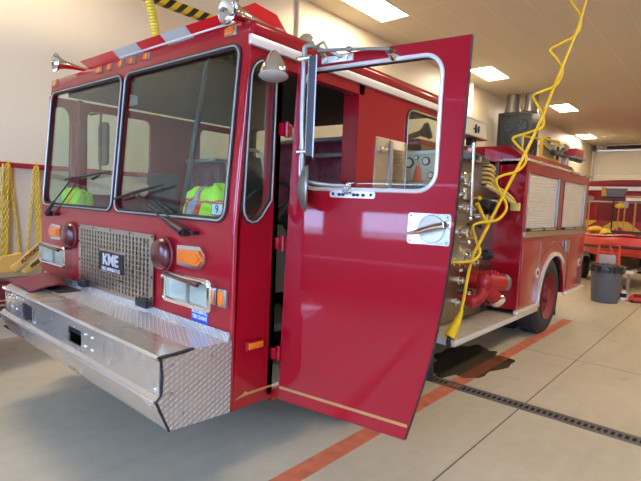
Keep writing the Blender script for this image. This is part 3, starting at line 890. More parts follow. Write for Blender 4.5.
P(MB().box(BX + 0.004, BX + 0.17, 0.02, 1.72, 0.905, 0.9075), 'smooth_tread', BRUSH, bp, smooth=False)
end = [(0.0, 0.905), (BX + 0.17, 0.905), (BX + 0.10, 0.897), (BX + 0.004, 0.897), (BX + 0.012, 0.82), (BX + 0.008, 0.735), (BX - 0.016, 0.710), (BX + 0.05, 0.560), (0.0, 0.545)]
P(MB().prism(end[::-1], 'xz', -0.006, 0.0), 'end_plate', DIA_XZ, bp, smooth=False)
P(MB().prism([(BX - 0.01, 0.899), (BX + 0.10, 0.901), (BX + 0.17, 0.908), (BX + 0.17, 0.914), (BX + 0.09, 0.909), (BX - 0.01, 0.907)], 'xz', -0.010, 0.012), 'corner_edging', RUBBER, bp)
P(MB().tube([(BX + 0.004, -0.004, 0.897), (BX + 0.012, -0.004, 0.82), (BX + 0.008, -0.004, 0.735), (BX - 0.016, -0.004, 0.710), (BX + 0.05, -0.004, 0.560)], 0.006, 6), 'corner_edging', RUBBER, bp)
P(MB().box(BX + 0.05, 0.02, 0.02, 2.3, 0.56, 0.57), 'bumper_floor', DARK, bp)
P(MB().box(-0.02, -0.008, 0.02, 2.3, 0.55, 0.89), 'bumper_back', DARK, bp)
B_ = []
for y, z in ((1.92, 0.87), (1.82, 0.868), (1.92, 0.79), (1.82, 0.788), (1.50, 0.76), (0.74, 0.845), (0.66, 0.843), (0.74, 0.78), (0.66, 0.778), (0.03, 0.755), (1.96, 0.845)):
    B_.append((BX - 0.001, y, z))
bolts(B_, (0.008, 0.011, 0.011), CHROME, bp)
bolts([(x, -0.007, z) for x, z in ((-0.33, 0.86), (-0.33, 0.73), (-0.27, 0.62), (-0.12, 0.86))], (0.009, 0.004, 0.009), ALU, bp)
# flat dark sheet imitating the hose well's shade, with its turned-back vinyl flap
P(MB().prism([(-0.20, 1.62), (-0.04, 1.62), (-0.04, 2.3), (-0.20, 2.3)], 'xy', 0.9055, 0.9085), 'hose_well_shade', DARK, bp, smooth=False)
def flap(a, b):
    y = lerp(1.755, 2.36, a) - 0.03 * math.sin(PI * b)
    x = lerp(-0.035 - 0.05 * (1 - a), -0.335 + 0.02 * a, b)
    z = 0.916 + 0.085 * math.exp(-((a - 0.38) / 0.36) ** 2) * math.sin(PI * min(1, 0.22 + b * 0.78)) ** 0.8 + 0.010 * mnoise.noise(Vector((a * 5, b * 5, 0)))
    return (x, y, z)
fm = MB().grid(flap, 24, 14)
fo = fm.build('hose_cover_flap', VINYL, bp, angle=80)
md = fo.modifiers.new('thickness', 'SOLIDIFY'); md.thickness = 0.006

# ---- roof light bar
sec = [(0.10, 2.466), (0.040, 2.512), (0.20, 2.602), (0.27, 2.645), (0.43, 2.632), (0.516, 2.556), (0.50, 2.468)]
lb = P(MB().box(0.11, 0.49, 0.26, 1.78, 2.460, 2.475), 'light_bar', BLACK, fn=crownxf)
for y0, y1, mat, nm in ((0.22, 0.52, BARRED, 'red_lens'), (0.523, 0.78, BARCLEAR, 'clear_lens'), (0.783, 1.06, BARRED, 'red_lens'), (1.063, 1.37, BARCLEAR, 'clear_lens'), (1.373, 1.88, BARRED, 'red_lens')):
    s2 = [(x, z) for x, z in sec]
    m = MB()
    v0 = [m.bm.verts.new((x, y0, z)) for x, z in s2]; v1 = [m.bm.verts.new((x, y1, z)) for x, z in s2]
    if y1 > 1.8:
        for v in v1: v.co.y -= (v.co.z - 2.51) * 1.2 if v.co.z > 2.51 else 0.04
    n = len(s2)
    m.bm.faces.new(v0); m.bm.faces.new(v1[::-1])
    for i in range(n): m.bm.faces.new((v0[i], v0[(i + 1) % n], v1[(i + 1) % n], v1[i]))
    P(m, nm, mat, lb, fn=crownxf, angle=20)

# ---- roof horns, spot lamp
def horn(y, z, x0, L, nm='air_horn', R_=0.07, tilt=0.0):
    h = P(MB().lathe([(R_, 0.0), (R_ * 0.97, 0.008), (R_ * 0.66, 0.03), (R_ * 0.45, 0.07), (R_ * 0.32, 0.13), (0.017, 0.20), (0.015, L)], (x0, y, z), (1, 0, tilt), 26, close=False), nm, CHROME)
    P(MB().lathe([(R_, 0.0), (R_ * 0.6, 0.035), (R_ * 0.3, 0.09), (0.0, 0.12)], (x0 + 0.002, y, z), (1, 0, tilt), 26, close=False), 'bell', CHROME, h)
    P(MB().box(x0 + 0.3, x0 + 0.36, y - 0.02, y + 0.02, 2.40 + 0.017 * y, z, 0.004), 'bracket', ALU, h)
    P(MB().cyl((x0 + L - 0.05, y, z + tilt * L), (x0 + L, y, z + tilt * L), 0.03, n=14), 'driver', CHROME, h)
horn(0.10, 2.505, 0.0, 0.66, R_=0.075, tilt=-0.05); horn(2.2, 2.575, -0.01, 0.55)
sp = P(MB().lathe([(0.0, 0.0), (0.012, 0.006), (0.045, 0.022), (0.062, 0.045), (0.064, 0.055), (0.02, 0.10), (0.0, 0.105)], (0.56, 0.16, 2.505), (1, 0, 0.1), 22, close=False), 'siren_speaker', CHROME)
P(MB().box(0.59, 0.62, 0.14, 0.18, 2.46, 2.5), 'foot', ALU, sp)
sl = P(MB().lathe([(0.0, 0.0), (0.016, 0.006), (0.034, 0.03), (0.062, 0.085), (0.070, 0.112), (0.070, 0.122)], (0.150, -0.075, 2.318), (-0.10, -0.12, -1), 26, close=False), 'spot_lamp', CHROME)
P(MB().lathe([(0.0, 0.0), (0.066, 0.0), (0.072, 0.008), (0.06, 0.016), (0, 0.024)], (0.138, -0.089, 2.200), (-0.10, -0.12, -1), 26), 'lens', LAMPGLASS, sl)
P(MB().tube([(0.155, -0.07, 2.30), (0.21, -0.035, 2.325), (0.22, 0.0, 2.31)], 0.009, 8), 'arm', CHROME, sl)

# ---- hinges and the open door
DO = Vector((0.308, -0.03, 0)); DV = Vector((0.1455, -0.9894, 0)).normalized(); DN = Vector((-0.9894, -0.1455, 0)).normalized()
def dxf(v):     # local: x along the door, y outward from its outer face (towards the front), z up
    return DO + DV * v[0] + DN * v[1] + Vector((0, 0, v[2]))
DP = [(0.0, 0.531), (0.731, 0.531), (0.775, 0.70), (0.830, 0.93), (0.868, 1.20), (0.893, 1.467), (0.910, 1.968), (0.917, 2.311), (0.050, 2.311), (0.033, 1.9), (0.012, 1.2)]
DW = rr(0.090, 0.806, 1.668, 2.252, 0.085, 7)
dm = MB().prism(DP, 'xz', -0.026, 0.0, [DW])
door = P(dm, 'cab_door', DOORPAINT, fn=dxf)
P(MB().tube([(a, 0.004, b) for a, b in DW], 0.010, 8, closed=True), 'window_trim', TRIMW, door, fn=dxf)
P(MB().prism(grow(DW, 0.001), 'xz', -0.024, -0.004, [grow(DW, -0.012)]), 'window_channel', RUBBER, door, fn=dxf)
P(MB().prism([(0.095, 1.60), (0.80, 1.60), (0.80, 1.718), (0.095, 1.718)], 'xz', -0.018, -0.013), 'door_glass', CGLASS, door, fn=dxf)
P(MB().box(0.006, 0.742, 0.0, 0.0015, 0.592, 0.606), 'gold_stripe', GOLD, door, fn=dxf, smooth=False)
P(MB().box(0.02, 0.70, -0.034, -0.026, 0.62, 1.58), 'inner_panel', BLACK, door, fn=dxf)
P(MB().prism(grow(DP, 0.003), 'xz', -0.027, -0.004, [grow(DP, 0.0002)]), 'edge_seal', RUBBER, door, fn=dxf)
hp = P(MB().prism(rr(0.692, 0.884, 1.437, 1.573, 0.010, 3), 'xz', 0.0, 0.006), 'handle_plate', POLISH, door, fn=dxf)
P(MB().lathe([(0.062, 0.0), (0.058, 0.004), (0.0, 0.001)], (0.80, 0.006, 1.506), (0, 1, 0), 30), 'dish', STEEL, hp, fn=dxf)
m = MB().cyl((0.865, 0.006, 1.528), (0.865, 0.04, 1.528), 0.018, n=14)
m.tube([(0.865, 0.042, 1.528), (0.825, 0.050, 1.520), (0.76, 0.048, 1.496), (0.695, 0.036, 1.478)], [0.016, 0.014, 0.011, 0.006], 10)
P(m, 'handle', CHROME, hp, fn=dxf)
bolts([(a, 0.006, b) for a, b in ((0.705, 1.56), (0.871, 1.56), (0.705, 1.45), (0.871, 1.45))], (0.006, 0.003, 0.006), ALU, hp, fn=dxf)
for z in (1.967, 1.377, 0.786):
    h = P(MB().box(0.268, 0.345, -0.028, 0.006, z - 0.032, z + 0.032, 0.006), 'door_hinge', PAINT)
    P(MB().cyl((0.300, -0.030, z - 0.04), (0.300, -0.030, z + 0.04), 0.012, n=12), 'pin', PAINT, h)
# mirrors carried on the door
mt = P(MB().tube(smooth_path([(0.215, 0.005, 2.30), (0.20, 0.06, 2.335), (0.165, 0.10, 2.335), (0.155, 0.10, 2.28), (0.155, 0.10, 2.0), (0.168, 0.10, 1.80), (0.17, 0.10, 1.74)], 6), 0.012, 10), 'mirror_arm', ALU, door, fn=dxf)
P(MB().tube([(0.20, 0.05, 2.325), (0.38, 0.05, 2.31), (0.575, 0.05, 2.285)], [0.010, 0.008, 0.008], 8).cyl((0.36, 0.05, 2.312), (0.385, 0.05, 2.309), 0.013, n=10), 'stay_rod', ALU, door, fn=dxf)
P(MB().lathe([(0.028, 0.0), (0.028, 0.012), (0.016, 0.03), (0.016, 0.055), (0.0, 0.056)], (0.578, 0.0, 2.272), (0, 1, 0), 18), 'stay_boss', CHROME, door, fn=dxf)
P(MB().box(0.195, 0.37, 0.0, 0.012, 2.272, 2.306, 0.004).cyl((0.225, .01, 2.289), (0.225, .022, 2.289), 0.010, n=10).cyl((0.285, .01, 2.289), (0.285, .022, 2.289), 0.010, n=10).cyl((0.34, .01, 2.289), (0.34, .022, 2.289), 0.010, n=10), 'arm_plate', TRIMW, door, fn=dxf)
P(MB().tube([(0.21, 0.08, 2.335), (0.235, 0.06, 2.36), (0.255, 0.05, 2.32), (0.31, 0.015, 2.295)], 0.009, 8), 'arm_brace', ALU, door, fn=dxf)
def slab(c, wd, th, z0, z1, ang, shift=0.0):
    a = Vector((math.cos(ang), math.sin(ang))); b = Vector((-math.sin(ang), math.cos(ang)))
    q = [Vector(c) + a * (sx_ * wd / 2) + b * (shift + sy_ * th / 2) for sx_, sy_ in ((-1, -1), (1, -1), (1, 1), (-1, 1))]
    return MB().prism([tuple(v) for v in q], 'xy', z0, z1)
MA = math.radians(56)
P(slab((0.215, 0.115), 0.135, 0.030, 1.812, 2.262, MA), 'mirror_head', BLACK, mt, fn=dxf)
P(slab((0.215, 0.115), 0.139, 0.006, 1.806, 2.268, MA, -0.018), 'mirror_rim', ALU, mt, fn=dxf)
P(slab((0.215, 0.115), 0.128, 0.004, 1.820, 2.254, MA, 0.017), 'mirror_glass', CHROME, mt, fn=dxf)
P(MB().cyl((0.135, 0.10, 2.28), (0.195, 0.10, 2.28), 0.016, n=12).cyl((0.11, 0.10, 2.282), (0.14, 0.10, 2.282), 0.011, n=10), 'clamp', CHROME, mt, fn=dxf)
P(MB().cyl((0.14, 0.10, 1.84), (0.205, 0.10, 1.84), 0.014, n=12), 'clamp', CHROME, mt, fn=dxf)
cx = P(MB().lathe([(0.0, 0.0), (0.045, 0.006), (0.092, 0.022), (0.112, 0.042), (0.112, 0.05), (0.0, 0.052)], (0.150, 0.11, 1.665), (0.84, -0.54, 0), 28), 'convex_mirror', ALU, door, fn=dxf)
P(MB().tube(smooth_path([(0.17, 0.10, 1.75), (0.20, 0.10, 1.70), (0.30, 0.06, 1.685), (0.37, 0.03, 1.682), (0.385, 0.012, 1.66)], 5), 0.009, 8), 'lower_arm', ALU, cx, fn=dxf)
P(MB().prism(rr(0.275, 0.52, 1.628, 1.662, 0.012, 3), 'xz', 0.0, 0.008), 'lower_plate', TRIMW, door, fn=dxf)
P(MB().cyl((0.385, .008, 1.66), (0.385, .045, 1.66), 0.018, n=12).ell((0.385, 0.02, 1.69), (0.014, 0.014, 0.014), 10, 8), 'pivot', CHROME, door, fn=dxf)
bolts([(a, 0.009, 1.645) for a in (0.295, 0.50)], (0.008, 0.003, 0.008), BLACK, door, fn=dxf)
bolts([(a, 0.009, 1.643) for a in (0.33, 0.35, 0.41, 0.43, 0.46)], (0.011, 0.002, 0.008), BLACK, door, 'slot', fn=dxf)

# ---- chassis and running gear
P(MB().box(0.1, 6.9, 0.80, 1.73, 0.46, 0.72), 'chassis', DARK)
P(MB().box(0.1, 6.9, 0.82, 0.90, 0.62, 0.88).box(0.1, 6.9, 1.63, 1.71, 0.62, 0.88), 'frame_rail', BLACK)
def wheel(x, y0, y1, rad=0.5, s=-1):
    """s: -1 outer face towards -y"""
    ya, yb = (y0, y1) if s < 0 else (y1, y0)
    ax = (0, 1, 0) if s < 0 else (0, -1, 0)
    wd = y1 - y0
    tr = P(MB().lathe([(0.30, 0.02), (0.34, 0.0), (0.42, 0.0), (0.475, 0.02), (rad, 0.06), (rad, wd - 0.06), (0.475, wd - 0.02), (0.42, wd), (0.34, wd), (0.30, wd - 0.02), (0.30, 0.02)], (x, ya, rad), ax, 48, close=False), 'tyre', TIRE)
    m = MB()
    for i in range(36):
        a = 2 * PI * i / 36
        for k, (h0, h1) in enumerate(((0.05, wd * 0.45), (wd * 0.55, wd - 0.05))):
            a2 = a + (PI / 36 if k else 0)
            cx_, cz_ = x + (rad + 0.001) * math.cos(a2), rad + (rad + 0.001) * math.sin(a2)
            t = Vector((-math.sin(a2), 0, math.cos(a2))) * 0.028
            n = Vector((math.cos(a2), 0, math.sin(a2)))
            c0 = Vector((cx_, 0, cz_))
            yy0, yy1 = ya + ax[1] * h0, ya + ax[1] * h1
            v = [m.bm.verts.new(c0 + t * sg + n * d + Vector((0, y, 0))) for sg in (-1, 1) for d in (-0.012, 0.012) for y in (yy0, yy1)]
            for q in ((0, 1, 3, 2), (4, 6, 7, 5), (0, 4, 5, 1), (2, 3, 7, 6), (0, 2, 6, 4), (1, 5, 7, 3)): m.bm.faces.new([v[i_] for i_ in q])
    P(m, 'tread', TIRE, tr)
    P(MB().lathe([(0.315, 0.0), (0.302, 0.012), (0.288, 0.035), (0.26, 0.075), (0.17, 0.095), (0.15, 0.06), (0.10, 0.05), (0.09, 0.0), (0.0, -0.005)], (x, ya, rad), ax, 40, close=False), 'rim', DRYRED, tr)
    return tr
wheel(5.26, 0.0, 0.29, 0.505); wheel(5.26, 0.33, 0.61, 0.505)
wheel(5.26, W - 0.29, W, 0.505, s=1); wheel(5.26, W - 0.61, W - 0.33, 0.505, s=1)
wheel(1.62, 0.08, 0.38); wheel(1.62, W - 0.38, W - 0.08, s=1)
P(MB().cyl((5.26, 0.5, 0.505), (5.26, W - 0.5, 0.505), 0.09).cyl((1.62, 0.3, 0.5), (1.62, W - 0.3, 0.5), 0.07), 'axle', DARK)
P(MB().box(2.3, 4.75, 0.62, 2.1, 0.10, 0.46, 0.03), 'belly_light_block', DARK)  # unseen dark block added to keep light from leaking under the engine
P(MB().box(0.4, 1.1, 0.6, 1.9, 0.22, 0.5, 0.03), 'cab_light_block', DARK)  # unseen block added below the cab to stop light from the far side
P(MB().box(2.24, 2.262, 0.06, 0.60, 0.10, 0.56), 'mud_flap', WORN)
P(MB().box(5.86, 5.88, 0.06, 0.62, 0.14, 0.55), 'mud_flap', RUBBER)

# ---- pump module between cab and body
PX0, PX1, PY = 2.30, 4.05, 0.33
P(MB().box(PX0, PX1, PY + 0.01, W - 0.35, 0.46, 1.86), 'pump_house', BLACK)
P(MB().box(PX0, 3.60, PY + 0.01, W - 0.35, 1.86, 2.10), 'pump_house', BLACK)
P(MB().box(3.60, PX1, 0.95, W - 0.35, 1.86, 2.14), 'hose_bed_back', DARK)
P(MB().box(PX0, PX1, PY + 0.02, W - 0.30, 2.14, 2.20, 0.008).box(3.60, PX1, 0.30, 0.36, 2.14, 2.26), 'module_top', BODYPAINT)
panel = P(MB().prism([(PX0, 0.44), (PX1, 0.44), (PX1, 1.86), (3.62, 1.86), (3.62, 2.14), (PX0, 2.14)], 'xz', PY - 0.004, PY + 0.01), 'pump_panel', PSTEEL)
P(MB().box(3.99, 4.02, PY - 0.03, PY, 1.84, 2.16), 'bed_edge', ALU, panel)
P(MB().box(2.98, 3.60, PY - 0.10, PY - 0.004, 2.08, 2.16, 0.02), 'control_head', GREYPL, panel)
P(MB().cyl((3.26, PY - 0.10, 2.10), (3.26, PY - 0.135, 2.10), 0.03, n=16), 'knob', CHROME, panel)
P(MB().box(3.20, 3.42, PY - 0.115, PY - 0.10, 2.115, 2.15, 0.004), 'display', BLACK, panel)
P(MB().cyl((3.14, PY - 0.12, 1.53), (3.10, PY - 0.12, 2.25), 0.018, n=12), 'hand_rail', CHROME, panel)
for z in (1.56, 2.22):
    P(MB().cyl((3.13, PY, z), (3.13, PY - 0.12, z), 0.012, n=10), 'rail_stand', CHROME, panel)
def gauge(x, z, rr_):
    g = P(MB().lathe([(rr_, 0), (rr_, 0.025), (rr_ * 0.86, 0.03), (rr_ * 0.84, 0.022)], (x, PY - 0.004, z), (0, -1, 0), 26, close=False), 'gauge', CHROME, panel)
    P(MB().cyl((x, PY - 0.02, z), (x, PY - 0.025, z), rr_ * 0.84, n=24), 'dial', WHITEPLATE, g)
    P(MB().box(x - 0.004, x + 0.004, PY - 0.028, PY - 0.025, z - 0.01, z + rr_ * 0.7), 'needle', BLACK, g)
for x, z, q in ((3.17, 1.92, 0.055), (3.18, 1.74, 0.05), (3.19, 1.62, 0.04), (3.30, 1.86, 0.045), (2.8, 1.8, 0.09), (2.6, 1.6, 0.08), (2.8, 1.5, 0.06)):
    gauge(x, z, q)
def valve_cap(x, z, q, L=0.08, mat=None):
    v = P(MB().lathe([(q * 1.25, 0), (q * 1.25, 0.02), (q * 0.75, 0.03), (q * 0.75, L * 0.6), (q, L * 0.62), (q, L), (q * 0.5, L + 0.01), (q * 0.45, L + 0.03), (0, L + 0.032)], (x, PY - 0.004, z), (0, -1, 0), 22), 'valve_cap', mat or CHROME, panel)
    P(MB().cyl((x - q * 1.25, PY - L * 0.8, z), (x + q * 1.25, PY - L * 0.8, z), q * 0.16, n=8), 'lug', CHROME, v)
for x, z, q, L in ((3.17, 1.36, 0.055, 0.09), (3.33, 1.06, 0.06, 0.12), (3.20, 0.86, 0.035, 0.06), (3.30, 1.60, 0.035, 0.06), (3.62, 1.52, 0.04, 0.1), (3.08, 1.06, 0.04, 0.07), (2.75, 1.1, 0.06, 0.1), (2.55, 0.8, 0.09, 0.12), (3.42, 0.70, 0.045, 0.07), (3.16, 0.64, 0.03, 0.05)):
    valve_cap(x, z, q, L)
for i, (x, z) in enumerate(((3.20, 1.95), (3.22, 1.68), (3.25, 1.50), (3.45, 1.72), (3.52, 1.42), (3.25, 1.26), (3.4, 1.30), (3.2, 0.74), (3.5, 0.85))):
    k = P(MB().lathe([(0.008, 0), (0.008, 0.05), (0.022, 0.055), (0.026, 0.07), (0.015, 0.085), (0, 0.088)], (x, PY - 0.004, z), (0, -1, 0), 14), 'pull_knob', (YPLASTIC, BLACK, CHROME)[i % 3], panel)
for i, (x, z) in enumerate(((3.22, 1.80), (3.42, 1.62), (3.36, 1.44), (3.26, 0.96), (3.5, 1.0))):
    P(MB().box(x - 0.04, x + 0.04, PY - 0.008, PY - 0.003, z - 0.014, z + 0.014, 0.002), 'name_plate', (WHITEPLATE, FLATRED, BLACK)[i % 3], panel)
# chrome discharge with black cap, at the height of the door handle
dv = P(MB().lathe([(0.06, 0), (0.06, 0.025), (0.042, 0.04), (0.042, 0.10), (0.052, 0.105), (0.052, 0.15)], (3.42, PY, 1.115), (0.25, -1, 0.08), 24), 'discharge', CHROME, panel)
P(MB().lathe([(0.05, 0.145), (0.054, 0.16), (0.054, 0.215), (0.04, 0.225), (0.04, 0.25), (0, 0.252)], (3.42, PY, 1.115), (0.25, -1, 0.08), 24), 'cap', BLACK, dv)
P(MB().ell((3.41, PY - 0.05, 1.06), (0.07, 0.06, 0.065)), 'valve_body', CHROME, dv)
# dark cluster of couplings below the hose bed
cc = P(MB().lathe([(0.085, 0), (0.085, 0.06), (0.06, 0.07), (0.06, 0.12), (0.045, 0.125), (0.03, 0.09), (0, 0.09)], (3.80, PY, 1.62), (0, -1, 0), 22), 'coupling', BLACK, panel)
P(MB().lathe([(0.06, 0), (0.06, 0.08), (0.045, 0.09), (0, 0.09)], (3.66, PY, 1.66), (0, -1, 0), 20), 'coupling', BLACK, panel)
P(MB().lathe([(0.05, 0), (0.05, 0.09), (0.03, 0.1), (0, 0.1)], (3.92, PY, 1.70), (0, -1, 0), 20), 'coupling', CHROME, panel)
# big red intake with two outlets
it = P(MB().tube(smooth_path([(3.46, PY + 0.02, 0.85), (3.46, 0.2, 0.85), (3.49, 0.12, 0.85)], 4), [0.10] * 9, 20).tube([(3.42, 0.13, 0.85), (3.66, 0.04, 0.83)], [0.098, 0.088], 22).ell((3.44, 0.13, 0.85), (0.105, 0.10, 0.115)), 'intake', FLATRED, panel)
P(MB().lathe([(0.092, 0), (0.095, 0.015), (0.095, 0.055), (0.085, 0.06), (0.074, 0.025), (0, 0.025)], (3.645, 0.045, 0.832), (0.94, -0.34, -0.05), 26), 'grey_ring', IRON, it)
P(MB().tube([(3.44, 0.13, 0.80), (3.60, 0.06, 0.655)], [0.08, 0.07], 20), 'branch', FLATRED, it)
P(MB().lathe([(0.076, 0), (0.082, 0.01), (0.082, 0.06), (0.075, 0.065)], (3.585, 0.07, 0.668), (0.66, -0.35, -0.66), 24, close=False), 'chrome_ring', CHROME, it)
P(MB().lathe([(0.075, 0.05), (0.055, 0.07), (0, 0.075)], (3.585, 0.07, 0.668), (0.66, -0.35, -0.66), 24, close=False), 'black_plug', BLACK, it)
P(MB().tube(smooth_path([(3.30, PY, 0.66), (3.31, 0.2, 0.65), (3.36, 0.14, 0.70), (3.42, 0.13, 0.80)], 4), 0.06, 16).ell((3.31, 0.20, 0.645), (0.066, 0.066, 0.07)), 'lower_branch', FLATRED, it)
for x, z in ((3.40, 0.965), (3.50, 0.955), (3.58, 0.935)):
    P(MB().box(x - 0.012, x + 0.012, 0.05, 0.12, z - 0.04, z + 0.012, 0.004), 'lug', FLATRED, it)
# step
step = P(MB().box(2.50, 4.80, 0.0, 0.60, 0.385, 0.422, 0.006), 'running_board', mk('worn_step', rgb(190, 180, 158), 0.5, 0.3, var=0.12, vscale=9, bump=0.1))
P(MB().box(2.495, 4.80, -0.012, 0.0, 0.37, 0.425, 0.004), 'edge_strip', TRIMW, step)
P(MB().box(2.485, 2.50, -0.008, 0.58, 0.372, 0.424, 0.003), 'edge_strip', TRIMW, step)
# deck gun above the pump, seen through the cab windows
dg_ = P(MB().cyl((2.85, 0.95, 2.2), (2.85, 0.95, 2.30), 0.05), 'deck_gun', BLACK)
P(MB().tube([(2.85, 0.95, 2.28), (2.92, 0.83, 2.32), (3.0, 0.66, 2.385)], [0.035, 0.03, 0.03], 12), 'barrel', BLACK, dg_)
P(MB().lathe([(0.035, 0), (0.06, 0.04), (0.085, 0.06), (0.085, 0.10), (0.06, 0.11), (0.03, 0.08), (0, 0.08)], (2.965, 0.73, 2.355), (0.4, -0.85, 0.33), 20), 'nozzle', BLACK, dg_)
# scene light on a short white mast
fl = P(MB().cyl((3.50, 0.42, 2.20), (3.50, 0.42, 2.29), 0.03), 'scene_light', WHITEPLATE)
P(MB().box(3.45, 3.55, 0.38, 0.46, 2.275, 2.365, 0.01), 'mast_clamp', BLACK, fl)
P(MB().prism([(3.24, 2.365), (3.74, 2.375), (3.71, 2.535), (3.27, 2.53)], 'xz', 0.36, 0.50), 'lamp_head', BEIGE, fl)
P(MB().box(3.23, 3.75, 0.35, 0.51, 2.53, 2.55, 0.006), 'visor', BEIGE, fl)
P(MB().box(3.20, 3.76, 0.345, 0.515, 2.355, 2.372, 0.004), 'rim', ALU, fl)
P(MB().box(3.40, 3.55, 0.345, 0.36, 2.435, 2.45, 0.003), 'lamp_bracket', BLACK, fl)
P(MB().box(3.44, 3.46, 0.343, 0.36, 2.40, 2.49, 0.003), 'lamp_bracket', BLACK, fl)
P(MB().box(3.51, 3.525, 0.343, 0.36, 2.41, 2.48, 0.003), 'lamp_bracket', BLACK, fl)

# ---- rear body
BX0, BX1 = 4.05, 6.93
SH1 = [(4.16, 1.40), (5.345, 1.40), (5.345, 2.04), (4.16, 2.04)]
SH2 = [(5.585, 1.40), (6.74, 1.40), (6.74, 2.04), (5.585, 2.04)]
ARC = [(5.36 + 0.58 * math.cos(math.radians(a)), 0.47 + 0.565 * math.sin(math.radians(a))) for a in range(0, 181, 12)]
m = MB()
poly = [(BX0, 0.47)] + ARC[::-1] + [(BX1, 0.47), (BX1, 2.16), (BX0, 2.16)]
m.prism(poly, 'xz', 0.0, 0.035, [SH1, SH2])
m.prism(poly, 'xz', W - 0.035, W)
m.box(BX0, BX0 + 0.03, 0.03, W - 0.03, 0.48, 2.16)
m.box(BX1 - 0.03, BX1, 0.03, W - 0.03, 0.48, 2.16)
m.box(BX0, BX1, 0.02, W - 0.02, 2.12, 2.16)
body = P(m, 'body', BODYPAINT)
P(MB().box(BX0 + 0.03, 4.83, 0.05, W - 0.05, 0.49, 0.52).box(5.97, BX1 - 0.03, 0.05, W - 0.05, 0.49, 0.52), 'underside', DARK, body)
# wheel well
m = MB()
arcs = [(5.36 + 0.58 * math.cos(math.radians(a)), 0.47 + 0.565 * math.sin(math.radians(a))) for a in range(0, 181, 12)]
ring0 = [m.bm.verts.new((x, 0.03, z)) for x, z in arcs]; ring1 = [m.bm.verts.new((x, 0.8, z)) for x, z in arcs]
for i in range(len(arcs) - 1): m.bm.faces.new((ring0[i], ring0[i + 1], ring1[i + 1], ring1[i]))
m.bm.faces.new(ring1)
P(m, 'wheel_well', DARK, body)
ra = range(48, 181, 6)
P(MB().prism([(5.36 + 0.58 * math.cos(math.radians(a)), 0.47 + 0.565 * math.sin(math.radians(a))) for a in ra] + [(5.36 + 0.625 * math.cos(math.radians(a)), 0.47 + 0.61 * math.sin(math.radians(a))) for a in reversed(ra)], 'xz', -0.03, 0.03), 'fender_ring', TRIMW, body)
# shutters
def shutter(x0, x1):
    m = MB()
    n = 24
    prof = []
    h = 0.64 / n
    for i in range(n):
        z = 1.40 + i * h
        prof += [(0.030, z), (0.022, z + h * 0.25), (0.020, z + h * 0.5), (0.022, z + h * 0.8), (0.029, z + h * 0.97)]
    prof += [(0.030, 2.04), (0.045, 2.04), (0.045, 1.40)]
    m.prism(prof, 'yz', x0, x1)
    s = P(m, 'roller_shutter', TRIMW, angle=25)
    P(MB().box(x0 + 0.01, x1 - 0.01, -0.004, 0.03, 1.375, 1.402, 0.003), 'bottom_rail', BLACK, s)
    P(MB().cyl((x0 + 0.03, -0.022, 1.392), (x1 - 0.03, -0.022, 1.392), 0.011, n=10), 'lift_bar', CHROME, s)
    for x in (x0 + 0.06, (x0 + x1) / 2, x1 - 0.06):
        P(MB().box(x - 0.035, x + 0.035, -0.034, -0.002, 1.378, 1.408, 0.004), 'bar_bracket', BLACK, s)
shutter(4.16, 5.345); shutter(5.585, 6.74)
for x in (4.15, 5.345, 5.575, 6.74):
    P(MB().box(x - 0.006, x + 0.016, -0.006, 0.03, 1.385, 2.045, 0.003), 'shutter_guide', ALU, body)
P(MB().box(5.362, 5.378, -0.007, 0.0, 1.385, 2.05).box(5.56, 5.572, -0.007, 0.0, 1.385, 2.05), 'seal', BLACK, body)
P(MB().box(4.09, 6.86, -0.018, 0.0, 1.305, 1.368, 0.004), 'sill_band', STEEL, body)
# top cap, ribbed edge trim, raised coaming
P(MB().box(BX0 - 0.02, BX1 + 0.02, -0.02, W + 0.02, 2.158, 2.186, 0.004), 'edge_trim', BRUSH, body)
m = MB()
m.prism([(0.02, 2.186), (0.20, 2.335), (W - 0.20, 2.335), (W - 0.02, 2.186)], 'yz', BX0 + 0.005, 4.10)
m.prism([(0.12, 2.186), (0.20, 2.31), (W - 0.20, 2.31), (W - 0.12, 2.186)], 'yz', 4.10, 6.66)
P(m, 'coaming', BODYPAINT, body)
# lower doors, latches, handle, rub rails
for x0, x1 in ((4.10, 4.76), (6.04, 6.88)):
    d = P(MB().box(x0, x1, -0.010, 0.0, 0.51, 1.26, 0.004), 'lower_door', BODYPAINT, body)
    xc = (x0 + x1) / 2 if x0 > 5 else 4.67
    P(MB().cyl((xc + (0.2 if x0 > 5 else 0), -0.010, 0.86), (xc + (0.2 if x0 > 5 else 0), -0.018, 0.86), 0.062, n=22), 'latch_plate', TRIMW, d)
    P(MB().cyl((xc + (0.2 if x0 > 5 else 0), -0.018, 0.86), (xc + (0.2 if x0 > 5 else 0), -0.024, 0.86), 0.028, n=16), 'latch_core', BLACK, d)
P(MB().box(5.80, 5.98, -0.030, 0.0, 1.06, 1.22, 0.008), 'fuel_door', ALU, body)
P(MB().prism([(5.36 + 0.75 * math.cos(math.radians(a)), 0.47 + 0.74 * math.sin(math.radians(a))) for a in range(40, 141, 10)] + [(5.36 + 0.765 * math.cos(math.radians(a)), 0.47 + 0.755 * math.sin(math.radians(a))) for a in range(140, 39, -10)], 'xz', -0.004, 0.0), 'fender_flange', BODYPAINT, body)
for x0, x1 in ((4.0, 4.78), (5.97, 7.03)):
    P(MB().box(x0, x1, -0.035, 0.02, 0.43, 0.475, 0.008), 'rub_rail', TRIMW, body)
P(MB().box(6.93, 7.25, 0.1, W - 0.1, 0.44, 0.48, 0.006), 'tail_step', DIA_XY, body)
